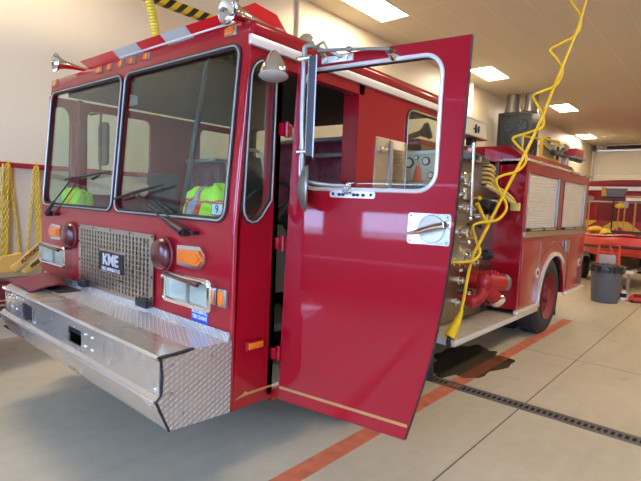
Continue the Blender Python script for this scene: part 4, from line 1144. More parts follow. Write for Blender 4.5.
# equipment fixed on the roof of the body
eq = P(MB().box(5.75, 7.25, 0.20, 0.26, 2.425, 2.455), 'roof_rack_rail', BLACK)
P(MB().box(6.37, 6.46, 0.20, 0.28, 2.25, 2.43, 0.005), 'rack_post', ALU, eq)
rb = P(MB().box(6.74, 7.14, 0.16, 0.34, 2.48, 2.61, 0.008), 'beacon_box', FLATRED, eq)
P(MB().box(6.66, 7.25, 0.15, 0.36, 2.455, 2.48), 'beacon_shelf', ALU, eq)
ng = P(MB().tube([(5.78, 0.24, 2.44), (6.0, 0.24, 2.45), (6.2, 0.24, 2.50), (6.36, 0.24, 2.55)], [0.04, 0.03, 0.028, 0.035], 10), 'nozzle', BLACK, eq)
P(MB().cyl((6.30, 0.24, 2.53), (6.44, 0.24, 2.58), 0.038, 0.045, n=14), 'nozzle_tip', CHROME, ng)
# yellow tube frame with a grey board
YR = 0.42
yf = P(MB().tube([(5.86, YR, 2.31), (5.84, YR, 2.66), (6.66, YR, 2.70), (6.68, YR, 2.31)], 0.022, 8).tube([(5.86, YR, 2.60), (6.66, YR, 2.46)], 0.014, 8).tube([(5.86, YR, 2.40), (6.68, YR, 2.40)], 0.02, 8).tube([(6.10, YR + 0.35, 2.31), (6.10, YR + 0.35, 2.74), (6.66, YR, 2.70)], 0.018, 8), 'yellow_rack', YPLASTIC)
P(MB().box(6.02, 6.56, YR + 0.02, YR + 0.06, 2.43, 2.64, 0.006), 'rack_board', GREENPL, yf)
P(MB().box(6.58, 6.64, YR - 0.03, YR, 2.42, 2.62, 0.01), 'strap', BLACK, yf)
P(MB().tube([(5.86, YR + 0.1, 2.31), (5.82, YR + 0.1, 2.40), (5.90, YR + 0.1, 2.48)], 0.03, 8), 'strap', BLACK, yf)

# ================================================================== things on and around the engine
# ---- hi-vis vests on the dashboard
def vest(cx, cy, cz, rx, ry, rz, seed, label, bands, tagged):
    t = thing('safety_vest', label, 'vest', (cx, cy, cz))
    def fn(a, b, off=0.0):
        th = 2 * PI * a
        ph = b * PI / 2
        c_, s_ = math.cos(th), math.sin(th)
        k = math.cos(ph) ** 0.6 if b < 1 else 0
        n = 0.24 * mnoise.noise(Vector((c_ * 1.6 + seed, s_ * 1.6, b * 2.0))) + 0.09 * mnoise.noise(Vector((c_ * 4 + seed, s_ * 4, b * 5)))
        q = 1 + n
        return (cx + (rx * q + off) * k * c_, cy + (ry * q + off) * k * s_, cz + (rz * (0.75 + 0.6 * n) + off) * (math.sin(ph) ** 0.9 if b > 0 else 0) + 0.002)
    m = MB().grid(lambda a, b: fn(a, b), 48, 18, close_u=True)
    m.build('fabric', LIME, t, angle=80)
    for (a0, a1, b0, b1, mat, nm) in bands:
        def g(u_, v_): return fn(lerp(a0, a1, u_), lerp(b0, b1, v_), 0.005)
        MB().grid(g, 16, 16).build(nm, mat, t, angle=80)
    return t
v = vest(0.185, 0.43, 1.47, 0.12, 0.205, 0.255, 2.0, 'lime hi-vis vest with orange trim and a number 9 tag behind the right windshield',
     [(0.44, 0.50, 0.05, 1.0, GREYT, 'reflective_band'), (0.425, 0.44, 0.03, 1.0, ORANGET, 'trim'), (0.50, 0.515, 0.03, 1.0, ORANGET, 'trim'),
      (0.30, 0.72, 0.34, 0.385, ORANGET, 'trim'), (0.36, 0.375, 0.0, 0.34, ORANGET, 'trim'), (0.62, 0.635, 0.0, 0.36, ORANGET, 'trim'), (0.515, 0.53, 0, .35, ORANGET, 'trim')], True)
tg = MB().box(0.052, 0.056, 0.155, 0.262, 1.508, 1.575, 0.002).build('number_tag', ORANGET, v)
MB().box(0.049, 0.053, 0.166, 0.251, 1.515, 1.568).build('tag_face', WHITEINK, tg)
text('tag_number', '9', 0.06, (0.0482, 0.208, 1.541), (0, -1, 0), (0, 0, 1), BLACKINK, tg, 0.0005, bold=0.001)
vest(0.185, 2.29, 1.47, 0.10, 0.20, 0.20, 5.0, 'crumpled lime hi-vis vest on the far end of the dashboard behind the left windshield',
     [(0.40, 0.43, 0.1, 1.0, GREYT, 'reflective_band'), (0.56, 0.585, 0.0, 0.9, YCORD, 'trim')], False)
cl = MB().grid(lambda a, b: (0.075 + 0.10 * b, 2.40 + 0.10 * a, 1.473 + 0.05 * math.sin(PI * a) * math.sin(PI * min(1, b + .25)) + 0.008 * mnoise.noise(Vector((a * 6, b * 6, 3)))), 16, 12)
co_ = cl.build('cloth', PALEBLUE, None, angle=80); md = co_.modifiers.new('thickness', 'SOLIDIFY'); md.thickness = 0.005
tag(co_, 'pale blue cloth in the far lower corner of the left windshield', 'cloth')
pa = MB().box(0.046, 0.062, 0.28, 0.56, 1.4715, 1.485, 0.003).build('paper', WHITEPLATE)
tag(pa, 'white folded papers under the lime vest with the 9 tag', 'paper')

# ---- hose folded in the crosswise bed above the pump panel
hs = thing('fire_hose', 'yellow fire hose folded in the bed above the pump panel, its end strap dangling', 'hose', (3.85, 0.4, 1.86))
m = MB()
z = 2.075
for i in range(5):
    zz = 2.08 - i * 0.048
    pts = [(3.66, 0.70, zz), (3.70, 0.42, zz + 0.012), (3.74, 0.30, zz + 0.012), (3.83, 0.28, zz - 0.025), (3.88, 0.34, zz - 0.03), (3.90, 0.70, zz - 0.03)]
    fm = MB().tube(smooth_path(pts, 4), 0.017, 10)
    fm.build('hose_fold', YHOSE, hs)
MB().tube(smooth_path([(3.72, 0.32, 1.87), (3.86, 0.22, 1.80), (3.97, 0.14, 1.72), (4.02, 0.08, 1.665)], 5), [0.024] * 16, 8).build('strap', YHOSE, hs)
MB().tube(smooth_path([(3.80, 0.30, 1.88), (3.93, 0.20, 1.82), (4.0, 0.12, 1.74), (4.02, 0.09, 1.68)], 5), [0.018] * 16, 8).build('strap', YHOSE, hs)
MB().box(3.985, 4.04, 0.03, 0.13, 1.60, 1.69, 0.01).build('end_tab', YHOSE, hs)
nz = MB().cyl((3.42, 0.27, 1.66), (3.62, 0.24, 1.45), 0.022, 0.018, 12).build('fire_nozzle', YPLASTIC)
tag(nz, 'slim yellow pipe hung diagonally on the pump panel', 'pipe')
MB().lathe([(0.02, 0), (0.03, 0.02), (0.03, 0.07), (0.02, 0.09), (0, 0.09)], (3.61, 0.245, 1.46), (0.62, -0.1, -0.75), 14).build('tip', ORANGE, nz)

# ---- yellow coiled cord from the ceiling to the step
cd = thing('air_line', 'bright yellow coiled cord hanging from the ceiling to the step behind the open door', 'cord', (2.4, 0, 0.5))
S = [[2.40, 0.0, 0.53], [2.543, -0.02, 0.657], [2.63, -0.05, 1.13], [2.772, -0.08, 1.353], [3.103, -0.13, 1.775], [3.445, -0.18, 2.183], [3.693, -0.22, 2.529], [3.947, -0.26, 2.954], [4.331, -0.32, 3.578], [4.427, -0.36, 3.914], [4.52, -0.38, 4.151], [4.80, -0.44, 5.0]]
MB().tube(smooth_path(S, 6), 0.0145, 8).build('straight_run', YCORD, cd)
K = [[4.62, -0.34, 4.6], [4.50, -0.30, 4.35], [4.38, -0.26, 4.1], [4.265, -0.253, 3.885], [4.405, -0.318, 3.758], [4.385, -0.334, 3.612], [4.234, -0.312, 3.479], [4.092, -0.227, 3.383], [4.02, -0.153, 3.315], [4.084, -0.201, 3.241], [4.102, -0.264, 3.132], [3.996, -0.291, 3.012], [3.871, -0.276, 2.896], [3.777, -0.191, 2.837], [3.72, -0.115, 2.784], [3.77, -0.144, 2.709], [3.751, -0.218, 2.578], [3.638, -0.261, 2.458], [3.56, -0.221, 2.41], [3.468, -0.14, 2.364], [3.396, -0.061, 2.32], [3.44, -0.089, 2.255], [3.479, -0.171, 2.158], [3.356, -0.2, 2.048], [3.223, -0.167, 1.971], [3.134, -0.097, 1.937], [3.07, -0.049, 1.885], [3.11, -0.08, 1.774], [3.084, -0.155, 1.662], [2.989, -0.186, 1.587], [2.883, -0.158, 1.511], [2.801, -0.072, 1.488], [2.736, 0.0, 1.448], [2.772, -0.021, 1.32], [2.713, -0.091, 1.22], [2.61, -0.085, 1.153], [2.542, -0.024, 1.133], [2.461, 0.068, 1.127], [2.412, 0.14, 1.14]]
MB().tube(smooth_path(K, 5), 0.0125, 8).build('coiled_run', YCORD, cd)
MB().tube([(2.555, -0.03, 0.70), (2.49, -0.02, 0.60), (2.42, -0.005, 0.50), (2.40, 0.0, 0.475)], [0.016, 0.034, 0.05, 0.046], 12).build('plug', YCORD, cd)
MB().tube([(2.41, 0.0, 0.485), (2.385, 0.0, 0.44), (2.40, 0.0, 0.40)], 0.022, 8).build('connector', BLACK, cd)
MB().box(4.74, 4.86, -0.50, -0.38, RZ - 0.06, RZ).build('ceiling_drop', ALU, cd)

# ---- left wall: chains, boards, trailer
def chain_strand(m, pts, lk=0.026):
    path = smooth_path(pts, 8)
    acc = [0.0]
    for a, b in zip(path, path[1:]): acc.append(acc[-1] + (b - a).length)
    n = int(acc[-1] / (lk * 1.5))
    j = 0
    for i in range(n):
        d = (i + 0.5) * acc[-1] / n
        while acc[j + 1] < d: j += 1
        t = (d - acc[j]) / max(1e-6, acc[j + 1] - acc[j])
        p = path[j].lerp(path[j + 1], t); tg_ = (path[j + 1] - path[j]).normalized()
        side = tg_.cross(Vector((0, 1, 0))).normalized()
        if side.length < .1: side = Vector((1, 0, 0))
        up = tg_.cross(side)
        w_ = side if i % 2 else up
        ring = [p + tg_ * lk * math.cos(2 * PI * k / 8) + w_ * lk * 0.55 * math.sin(2 * PI * k / 8) for k in range(8)]
        m.tube(ring, 0.0062, 4, closed=True)
def chain_bundle(x, label, strands):
    t = thing('plastic_chain', label, 'chain', (x, RY1 - 0.06, 1.0), 'yellow chains on the left wall rail')
    MB().tube(smooth_path([(x, RY1 - 0.03, 1.86), (x, RY1 - 0.07, 1.85), (x, RY1 - 0.085, 1.88), (x, RY1 - 0.06, 1.90)], 4), 0.007, 6).build('hook', YPLASTIC, t)
    for s in strands:
        m = MB(); chain_strand(m, s)
        m.build('chain_strand', YCHAIN, t)
Yw = RY1 - 0.055
def strand(xt, xb, zb, dy=0.0): return [(xt, Yw + dy, 1.85), (lerp(xt, xb, .3), Yw + dy, lerp(1.85, zb, .33)), (lerp(xt, xb, .75), Yw + dy, lerp(1.85, zb, .7)), (xb, Yw + dy, zb)]
chain_bundle(0.165, 'bundle of yellow plastic chain on the red wall rail, farther from the cab', [strand(0.15, 0.118, 0.70), strand(0.165, 0.14, 0.72, -.03), strand(0.18, 0.155, 0.70), strand(0.155, 0.135, 0.74, .02), strand(0.185, 0.27, 0.86), strand(0.12, 0.07, 0.7, -.02)])
chain_bundle(0.435, 'bundle of yellow plastic chain on the red wall rail beside the cab corner', [strand(0.42, 0.345, 0.80), strand(0.43, 0.47, 0.74), strand(0.445, 0.485, 0.72, -.03), strand(0.45, 0.50, 0.72), strand(0.44, 0.46, 0.78, .02)])

tr = thing('utility_trailer', 'maroon trailer with a pale deck at the left wall, holding amber boards', 'trailer', (-0.5, 3.4, 0))
MB().box(-2.6, 0.32, 3.02, 3.85, 0.785, 0.82, 0.006).build('deck', ALU, tr)
MB().box(-2.6, 0.24, 3.05, 3.82, 0.53, 0.785, 0.01).build('body', VINYL, tr)
MB().tube([(-2.6, 2.98, 0.60), (-0.1, 2.98, 0.60), (0.02, 3.06, 0.60)], 0.03, 10).build('bumper_tube', CHROME, tr)
MB().box(-2.4, 0.1, 3.2, 3.7, 0.42, 0.56).build('axle_frame', BLACK, tr)
for y in (3.06, 3.68):
    MB().lathe([(0.12, 0.0), (0.26, 0.0), (0.29, 0.03), (0.29, 0.11), (0.26, 0.14), (0.12, 0.14)], (-0.9, y, 0.29), (0, 1, 0), 30).build('wheel', TIRE, tr)
# amber caution boards with lettering, leaning on the trailer deck
def board(cx, cz, L, h, ang, y, words, label):
    a = math.radians(ang)
    c_, s_ = math.cos(a), math.sin(a)
    m = MB().box(-L / 2, L / 2, -0.006, 0.006, -h / 2, h / 2, 0.003)
    m.xf(lambda v: (cx + v[0] * c_ - v[2] * s_, y + v[1], cz + v[0] * s_ + v[2] * c_))
    o = m.build('caution_board', YSIGN)
    tag(o, label, 'board')
    text('board_lettering', words, h * 0.72, (cx, y - 0.0075, cz), (c_, 0, s_), (-s_, 0, c_), BLACKINK, o, 0.0004, sx=0.85, bold=0.002)
board(0.165, 1.00, 0.46, 0.066, 42, 3.24, 'AUTHORIZED', 'upper slanted amber board with black lettering beside the far headlight')
board(0.215, 0.945, 0.38, 0.066, 42, 3.18, 'PERSONNEL', 'lower slanted amber board with black lettering beside the far headlight')
pl_ = [(-0.20, 0.822), (0.0, 0.822), (0.08, 0.86), (0.13, 0.93), (0.09, 1.0), (0.04, 0.985), (-0.06, 0.97), (-0.10, 0.91), (-0.17, 0.90)]
sb = MB().prism(pl_, 'xz', 3.30, 3.36).build('folded_sign', YSIGN)
tag(sb, 'folded amber plastic sign lying on the trailer deck under the hanging chains', 'sign')

# ---- exhaust extraction: hazard-striped rail and yellow flexible duct
er = thing('exhaust_rail', 'yellow and black hazard-striped rail high along the left wall', 'rail', (2, 3.6, 3.9))
HAZ = stripes_mat('hazard_stripes', rgb(228, 196, 30), rgb(24, 22, 20), 'X', 0.16, -0.9, 'Z')
MB().box(-4.6, 6.0, 3.55, 3.64, 3.865, 3.965, 0.004).build('striped_beam', HAZ, er)
for x in (-3.0, 0.0, 3.0, 5.6):
    MB().box(x, x + 0.04, 3.60, RY1, 3.965, 4.0).build('wall_bracket', ALU, er)
ed = thing('exhaust_hose', 'yellow corrugated exhaust hose hanging behind the cab roof', 'hose', (1.55, 3.58, 2.4))
pts = smooth_path([(1.44, 3.50, 3.92), (1.50, 3.50, 3.72), (1.56, 3.50, 3.45), (1.60, 3.5, 3.0), (1.58, 3.5, 2.4), (1.56, 3.5, 1.9)], 14)
acc = [0.0]
for a, b in zip(pts, pts[1:]): acc.append(acc[-1] + (b - a).length)
P2, rads, k_ = [], [], 0
n_ribs = int(acc[-1] / 0.017)
for i in range(n_ribs + 1):
    d = acc[-1] * i / n_ribs
    while k_ < len(acc) - 2 and acc[k_ + 1] < d: k_ += 1
    P2.append(pts[k_].lerp(pts[k_ + 1], (d - acc[k_]) / max(1e-6, acc[k_ + 1] - acc[k_])))
    rads.append(0.055 if i % 2 else 0.043)
MB().tube(P2, rads, 14).build('corrugated_tube', YDUCT, ed)
MB().cyl((1.56, 3.5, 1.92), (1.56, 3.5, 1.72), 0.06, 0.08, 18).build('nozzle', BLACK, ed)
MB().box(1.40, 1.48, 3.46, 3.60, 3.84, 3.99, 0.006).build('trolley', ALU, ed)

# ---- air handler hung from the ceiling by the left wall
ah = thing('air_handler', 'dark grey air cleaning unit with two silver ducts hung near the far ceiling', 'air handler', (13.2, 3.35, 3.0))
MB().prism(rr(2.86, 3.83, 3.02, 4.45, 0.03, 3), 'yz', 12.8, 13.4).build('case', DARKGREY, ah)
MB().prism(rr(2.86, 3.83, 3.02, 4.45, 0.03, 3), 'yz', 12.77, 12.80, [rr(2.92, 3.77, 3.08, 4.36, 0.03, 3)]).build('front_rim', BLACK, ah)
for y, r_ in ((3.47, 0.15), (3.13, 0.15)):
    fn_ = MB().torus((12.79, y, 4.06), (1, 0, 0), r_, 0.022, 24, 6).build('fan_ring', BLUEGREY, ah)
    for k in range(5):
        a = 2 * PI * k / 5
        MB().prism([(y + 0.03 * math.cos(a), 4.06 + 0.03 * math.sin(a)), (y + r_ * math.cos(a - .25), 4.06 + r_ * math.sin(a - .25)), (y + r_ * math.cos(a + .25), 4.06 + r_ * math.sin(a + .25))], 'yz', 12.775, 12.79).build('fan_blade', BLUEGREY, fn_)
MB().box(12.76, 12.80, 3.05, 3.62, 3.30, 3.80, 0.01).build('control_cover', BLACK, ah)
MB().box(12.74, 12.76, 3.08, 3.18, 3.35, 3.75, 0.006).build('blue_pipe', BLUEGREY, ah)
for y, r0, r1 in ((3.55, 0.24, 0.19), (3.02, 0.20, 0.17)):
    MB().lathe([(r0, 4.45), (r1, 4.72), (r1, RZ)], (13.1, y, 0), (0, 0, 1), 24).build('duct', DUCT, ah)
for x, y in ((12.82, 3.18), (13.3, 2.9), (13.3, 3.8)):
    MB().cyl((x, y, 4.45), (x, y, RZ), 0.012, n=8).build('hanger_rod', ALU, ah)
# small hooks high on the far stretch of the wall
for i, x in enumerate((15.3, 17.2, 19.0)):
    t = thing('wall_hook', ('black hook bracket high on the left wall, nearest the air unit', 'black hook bracket high on the left wall, middle of three', 'black hook bracket high on the left wall, nearest the far door')[i], 'hook', (x, RY1, 3.8))
    MB().box(x, x + 0.06, RY1 - 0.9, RY1, 4.0, 4.05).build('arm', ALU, t)
    MB().box(x - 0.02, x + 0.08, RY1 - 0.95, RY1 - 0.86, 3.7, 4.05, 0.01).build('hook', BLACK, t)

# ================================================================== far end of the bay
# ---- a second engine, seen from behind
e2 = thing('fire_engine', 'second red fire engine with yellow chevrons and a white band, by the far door', 'fire engine', (19, 0.8, 0))
EX = 15.5
MB().box(EX + 0.05, 22.5, -0.5, 2.12, 0.45, 2.42, 0.03).build('body', BODYPAINT, e2)
def topc(a): return 2.60 + 0.075 * math.sin(PI * a)
m = MB().prism([(-0.55, 2.47)] + [(lerp(-0.55, 2.17, i / 14), topc(i / 14)) for i in range(15)] + [(2.17, 2.47)], 'yz', EX - 0.03, 22.5)
m.build('roof', BODYPAINT, e2)
MB().box(EX - 0.03, EX + 0.05, -0.55, 2.17, 2.35, 2.47, 0.006).build('white_band', WHITEPLATE, e2)
MB().box(EX - 0.05, EX - 0.03, 0.45, 1.35, 2.49, 2.61, 0.004).build('roof_plate', DRYRED, e2)
mc, t_, b_ = newmat('chevron_panel')
tc = t_.nodes.new('ShaderNodeTexCoord'); sp_ = t_.nodes.new('ShaderNodeSeparateXYZ'); t_.links.new(tc.outputs['Object'], sp_.inputs[0])
vv = math_node(t_, 'ADD', sp_.outputs[2], math_node(t_, 'MULTIPLY', math_node(t_, 'ABSOLUTE', math_node(t_, 'SUBTRACT', sp_.outputs[1], 0.14)), 0.75))
ff = math_node(t_, 'GREATER_THAN', math_node(t_, 'FRACT', math_node(t_, 'ADD', math_node(t_, 'DIVIDE', vv, 0.62), 0.02)), 0.5)
mx_ = t_.nodes.new('ShaderNodeMix'); mx_.data_type = 'RGBA'
t_.links.new(ff, mx_.inputs[0]); mx_.inputs[6].default_value = rgb(150, 14, 26); mx_.inputs[7].default_value = rgb(205, 165, 60)
t_.links.new(mx_.outputs[2], b_.inputs['Base Color']); b_.inputs['Roughness'].default_value = 0.4
MB().box(EX + 0.03, EX + 0.05, -0.5, 2.12, 0.5, 1.42, 0.003).build('chevron_panel', mc, e2)
MB().box(EX + 0.02, EX + 0.05, -0.05, 1.6, 1.46, 2.30, 0.006).build('rear_door', DRYRED, e2)
MB().cyl((EX + 0.02, 0.42, 2.12), (EX - 0.02, 0.42, 2.12), 0.14, n=24).build('round_port', BLACK, e2)
MB().box(EX - 0.3, EX + 0.05, -0.4, 2.0, 0.42, 0.48, 0.006).build('tail_step', DIA_XY, e2)
for y in (-0.42, 1.78):
    for x in (17.2, 21.0):
        MB().lathe([(0.2, 0.0), (0.45, 0.0), (0.5, 0.04), (0.5, 0.28), (0.45, 0.32), (0.2, 0.32)], (x, y, 0.5), (0, 1, 0), 32).build('wheel', TIRE, e2)
for y in (1.95, -0.35):
    MB().box(EX, EX + 0.05, y - 0.06, y + 0.06, 1.7, 2.1, 0.01).build('tail_lamp', REDLENS, e2)

# ---- tool rack with hanging tools
TX = 14.5
tk = thing('tool_rack', 'steel bar rack of hanging tools in front of the second fire engine', 'tool rack', (TX, 0.5, 0))
MB().cyl((TX + 0.06, -1.0, 1.98), (TX + 0.06, 1.85, 1.98), 0.024, n=12).build('bar', ALU, tk)
for y in (1.83, -0.98):
    MB().cyl((TX + 0.06, y, 0.0), (TX + 0.06, y, 2.0), 0.03, n=12).build('post', ALU, tk)
    MB().box(TX - 0.25, TX + 0.35, y - 0.04, y + 0.04, 0.0, 0.03).build('foot', ALU, tk)
def tool(name, cat, label, y, z0, z1, hm, r_=0.020):
    t = thing(name, label, cat, (TX, y, z0))
    MB().cyl((TX, y, z0), (TX, y, z1), r_, n=10).build('handle', hm, t)
    MB().box(TX - 0.012, TX + 0.06, y - 0.025, y + 0.025, 1.93, 2.0, 0.004).build('hanger', ALU, t)
    return t
t = tool('axe', 'axe', 'wooden-handled axe with a grey head on the tool rack, beside the near engine', 1.60, 0.85, 2.10, WOOD)
MB().prism([(1.50, 2.02), (1.68, 2.02), (1.70, 2.14), (1.62, 2.16), (1.50, 2.12)], 'yz', TX - 0.03, TX + 0.03).build('head', IRON, t)
t = tool('push_broom', 'broom', 'upside-down push broom with wide grey bristles and a dark handle on the tool rack', 0.985, 1.2, 2.12, BLACK, 0.022)
MB().box(TX - 0.05, TX + 0.05, 0.735, 1.26, 2.09, 2.14, 0.006).build('block', BLACK, t)
MB().prism([(0.75, 2.14), (1.16, 2.14), (1.20, 2.37), (0.66, 2.37)], 'yz', TX - 0.05, TX + 0.05).build('bristles', GREYPL, t)
MB().prism([(1.15, 2.15), (1.30, 2.15), (1.30, 2.40), (1.20, 2.40)], 'yz', TX - 0.045, TX + 0.04).build('side_brush', mk('straw', rgb(190, 140, 60), 0.8), t)
t = tool('mallet', 'mallet', 'tool with a rounded yellow head and a thin wooden handle on the rack', 0.835, 0.85, 1.85, WOOD, 0.018)
MB().ell((TX, 0.82, 1.87), (0.07, 0.13, 0.07)).build('head', YPLASTIC, t)
t = tool('shovel', 'shovel', 'shovel with a small grey blade between the yellow-headed tool and the wide broom', 0.69, 0.9, 1.85, WOOD, 0.020)
MB().prism([(0.62, 1.82), (0.76, 1.82), (0.79, 1.95), (0.69, 2.02), (0.60, 1.95)], 'yz', TX - 0.02, TX + 0.01).build('blade', ALU, t)
t = tool('wooden_broom', 'broom', 'broom with a long bare wooden head hung at the right of the tool rack', 0.44, 0.85, 2.12, WOOD, 0.024)
MB().box(TX - 0.04, TX + 0.04, 0.10, 0.70, 2.10, 2.17, 0.008).build('head', WOOD, t)
MB().box(TX - 0.035, TX + 0.035, 0.12, 0.68, 2.02, 2.10, 0.006).build('bristles', WHITEPLATE, t)

# ---- inflatable boat on a trailer
bt = thing('inflatable_boat', 'orange-red inflatable boat with dark strake on a trailer behind the trash can', 'boat', (11.6, 0.4, 0.6))
cl_ = [(13.6, 1.22, 0.93), (12.6, 1.10, 0.93), (11.5, 0.86, 0.93), (10.7, 0.56, 0.94), (10.15, 0.18, 0.97), (10.02, -0.10, 1.0), (10.12, -0.34, 0.98), (10.6, -0.48, 0.95), (11.4, -0.52, 0.93), (12.5, -0.42, 0.93), (13.6, -0.25, 0.93)]
path = smooth_path(cl_, 6)
rad = [0.23 if 4 < i < len(path) - 5 else 0.23 * max(0.15, min(i, len(path) - 1 - i) / 5) for i in range(len(path))]
MB().tube(path, rad, 18).build('tube', BOATRED, bt)
cen = Vector((12.0, 0.35, 0.93))
sk = []
for i, p in enumerate(path):
    tgt = (path[min(i + 1, len(path) - 1)] - path[max(i - 1, 0)]).normalized()
    n_ = Vector((tgt.y, -tgt.x, 0)).normalized()
    if (p + n_ - cen).length < (p - n_ - cen).length: n_ = -n_
    sk.append((p.copy(), n_))
MB().tube([p + n_ * 0.225 + Vector((0, 0, -0.03)) for p, n_ in sk[3:-3]], 0.032, 8).build('strake', BOATDARK, bt)
MB().tube([p + n_ * 0.15 + Vector((0, 0, 0.185)) for p, n_ in sk[8:-8]], 0.014, 6).build('grab_line', BLACK, bt)
MB().prism([(13.4, 1.05), (11.5, 0.72), (10.5, 0.30), (10.2, -0.08), (10.6, -0.38), (11.4, -0.42), (13.4, -0.20)], 'xy', 0.70, 0.78).build('floor_board', BOATDARK, bt)
for k in (14, 22, 34):
    p, n_ = sk[k]
    MB().ell(p + Vector((0, 0, 0.225)), (0.11, 0.07, 0.02), 12, 6).build('handle_patch', BLACK, bt)
MB().box(13.35, 13.42, -0.1, 1.05, 0.72, 1.2, 0.01).build('transom', BOATDARK, bt)
bk = thing('boat_trailer', 'low dark boat trailer with pale fenders under the orange boat', 'trailer', (11.5, 0.3, 0))
MB().tube([(13.4, 0.95, 0.48), (11.4, 0.62, 0.48), (9.95, -0.18, 0.50)], 0.045, 8).tube([(13.4, -0.15, 0.48), (11.4, -0.35, 0.48), (9.95, -0.18, 0.50)], 0.045, 8).build('frame', BLACK, bk)
for x, y in ((11.2, 0.55), (12.6, 0.78), (11.2, -0.33)):
    MB().box(x - 0.12, x + 0.12, y - 0.12, y + 0.12, 0.5, 0.695, 0.02).build('bunk', BLACK, bk)
for y in (0.98, -0.78):
    MB().lathe([(0.1, 0.0), (0.25, 0.0), (0.28, 0.03), (0.28, 0.16), (0.25, 0.19), (0.1, 0.19)], (12.0, y, 0.28), (0, 1, 0), 30).build('wheel', TIRE, bk)
    MB().tube([(11.6, y + 0.09, 0.42), (11.7, y + 0.09, 0.58), (12.0, y + 0.09, 0.64), (12.3, y + 0.09, 0.58), (12.4, y + 0.09, 0.42)], 0.05, 8).build('fender', WHITEPLATE, bk)
MB().cyl((12.0, -0.7, 0.28), (12.0, 1.05, 0.28), 0.03, n=10).cyl((12.0, 0.7, 0.28), (12.0, 0.7, 0.48), 0.03, n=8).cyl((12.0, -0.25, 0.28), (12.0, -0.25, 0.48), 0.03, n=8).build('axle', BLACK, bk)
MB().box(9.8, 10.3, -0.30, -0.12, 0.44, 0.50, 0.01).build('winch_plate', WHITEPLATE, bk)
MB().cyl((9.98, -0.20, 0.0), (9.98, -0.20, 0.5), 0.03, n=10).build('jack_leg', ALU, bk)
# bags on the boat
m = MB().ell((11.55, 0.80, 1.245), (0.42, 0.14, 0.085), 24, 12)
m.xf(lambda v: (v[0], v[1] + 0.01 * mnoise.noise(Vector(v) * 6), v[2] + 0.02 * mnoise.noise(Vector(v) * 5)))
tag(m.build('dry_bag', YPLASTIC, None, angle=80), 'long yellow bag lying on the boat tube beside the near engine', 'bag')
lj = thing('life_jacket', 'yellow life jacket with a dark strap slumped on the boat bow', 'life jacket', (10.75, 0.40, 1.05))
m = MB().ell((10.72, 0.42, 1.17), (0.14, 0.12, 0.13), 20, 12).ell((10.62, 0.32, 1.06), (0.12, 0.12, 0.10), 16, 10)
m.xf(lambda v: Vector(v) + Vector((0.02, 0.02, 0.02)) * mnoise.noise(Vector(v) * 9))
m.build('foam_body', YPLASTIC, lj, angle=80)
MB().torus((10.70, 0.41, 1.16), (0.2, 0.3, 1), 0.125, 0.016, 20, 6).build('strap', BLACK, lj)

# ---- trash can, sign frame, small things
tc_ = thing('trash_can', 'grey plastic trash can with a black bag folded over its rim', 'trash can', (8.66, -0.04, 0))
MB().lathe([(0.0, 0.0), (0.212, 0.0), (0.220, 0.012), (0.262, 0.60), (0.275, 0.605), (0.275, 0.655), (0.262, 0.66), (0.25, 0.62), (0.205, 0.03), (0, 0.03)], (8.66, -0.04, 0), (0, 0, 1), 36, close=False).build('can', GREYPL, tc_)
def bagf(a, b):
    th = 2 * PI * a
    w_ = 0.012 * math.sin(th * 9) + 0.018 * mnoise.noise(Vector((math.cos(th) * 3, math.sin(th) * 3, b * 3)))
    if b < 0.55:
        r_ = 0.283 + w_ * (1 - b); z_ = lerp(0.555 + 0.03 * mnoise.noise(Vector((math.cos(th) * 4, math.sin(th) * 4, 7))), 0.69, b / 0.55)
    else:
        r_ = lerp(0.283, 0.20, (b - 0.55) / 0.45) + w_ * 0.5; z_ = lerp(0.69, 0.52, (b - 0.55) / 0.45) + (0.02 * mnoise.noise(Vector((math.cos(th) * 5, math.sin(th) * 5, 2))) if b < 0.8 else 0)
    return (8.66 + r_ * math.cos(th), -0.04 + r_ * math.sin(th), z_)
bo_ = MB().grid(bagf, 72, 14, close_u=True).build('bag', BAG, tc_, angle=80)
sf = thing('sign_stand', 'red tubular stand with a grey sign plate behind the trash can', 'sign stand', (9.35, 0.1, 0))
MB().tube([(9.52, 0.27, 0.0), (9.32, 0.25, 1.02), (9.32, -0.10, 1.02), (9.52, -0.12, 0.0)], 0.022, 8).tube([(9.32, 0.26, 0.86), (9.32, -0.11, 0.86)], 0.016, 8).tube([(9.14, 0.26, 0.0), (9.30, 0.25, 0.95)], 0.018, 8).tube([(9.14, -0.11, 0.0), (9.30, -0.10, 0.95)], 0.018, 8).build('frame', ORANGE, sf)
MB().tube([(9.30, -0.07, 0.70), (9.30, 0.06, 1.0)], 0.02, 8).build('brace', ORANGE, sf)
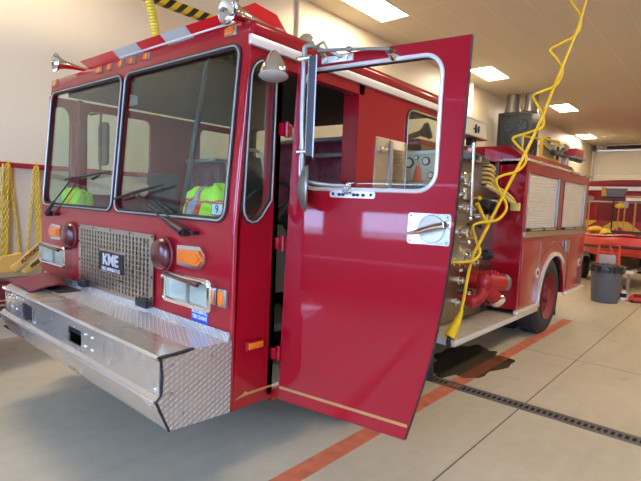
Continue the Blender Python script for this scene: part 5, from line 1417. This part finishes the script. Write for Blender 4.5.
MB().box(9.26, 9.285, -0.07, 0.23, 0.56, 0.83, 0.006).build('plate', mk('grey_sign_plate', rgb(170, 160, 150), 0.5), sf)
bt_ = thing('bottle', 'small black and white bottle with a red band on the floor beside the trash can', 'bottle', (9.2, -0.24, 0))
MB().lathe([(0, 0), (0.045, 0), (0.05, 0.01), (0.05, 0.15), (0.02, 0.19), (0.02, 0.2), (0, 0.2)], (9.2, -0.255, 0), (0, 0, 1), 20).build('body', WHITEPLATE, bt_)
MB().cyl((9.2, -0.255, 0.05), (9.2, -0.255, 0.13), 0.0515, n=20).build('band', BLACK, bt_)
MB().cyl((9.2, -0.255, 0.2), (9.2, -0.255, 0.28), 0.028, n=14).build('cap', BLACK, bt_)
MB().box(9.16, 9.24, -0.20, -0.155, 0.0, 0.24, 0.01).build('red_side_can', FLATRED, bt_)
fj = thing('floor_jack', 'low red-orange floor jack lying right of the trash can', 'floor jack', (9.2, -0.6, 0))
MB().box(9.0, 9.45, -0.90, -0.36, 0.03, 0.10, 0.02).build('chassis', ORANGE, fj)
MB().box(9.1, 9.32, -0.80, -0.42, 0.10, 0.135, 0.015).build('lift_plate', DRYRED, fj)
for x in (9.04, 9.41):
    for y in (-0.42, -0.84):
        MB().cyl((x, y - 0.025, 0.032), (x, y + 0.025, 0.032), 0.032, n=14).build('wheel', BLACK, fj)
MB().tube([(9.2, -0.88, 0.09), (9.25, -1.5, 0.25)], 0.018, 8).build('handle', BLACK, fj)

# ------------------------------------------------------------------ daylight and view
wd = bpy.data.worlds.new('daylight'); bpy.context.scene.world = wd
wd.use_nodes = True
bg = wd.node_tree.nodes['Background']
bg.inputs['Color'].default_value = (0.38, 0.55, 1.0, 1)
bg.inputs['Strength'].default_value = 14.0
sc = bpy.context.scene
sc.cycles.use_denoising = True
sc.cycles.max_bounces = 10
sc.cycles.transparent_max_bounces = 24
sc.cycles.sample_clamp_indirect = 8
vs = sc.view_settings
sc.display_settings.display_device = 'sRGB'
vs.view_transform = 'Standard'; vs.look = 'None'; vs.exposure = 0.78; vs.gamma = 1.0; vs.use_curve_mapping = False
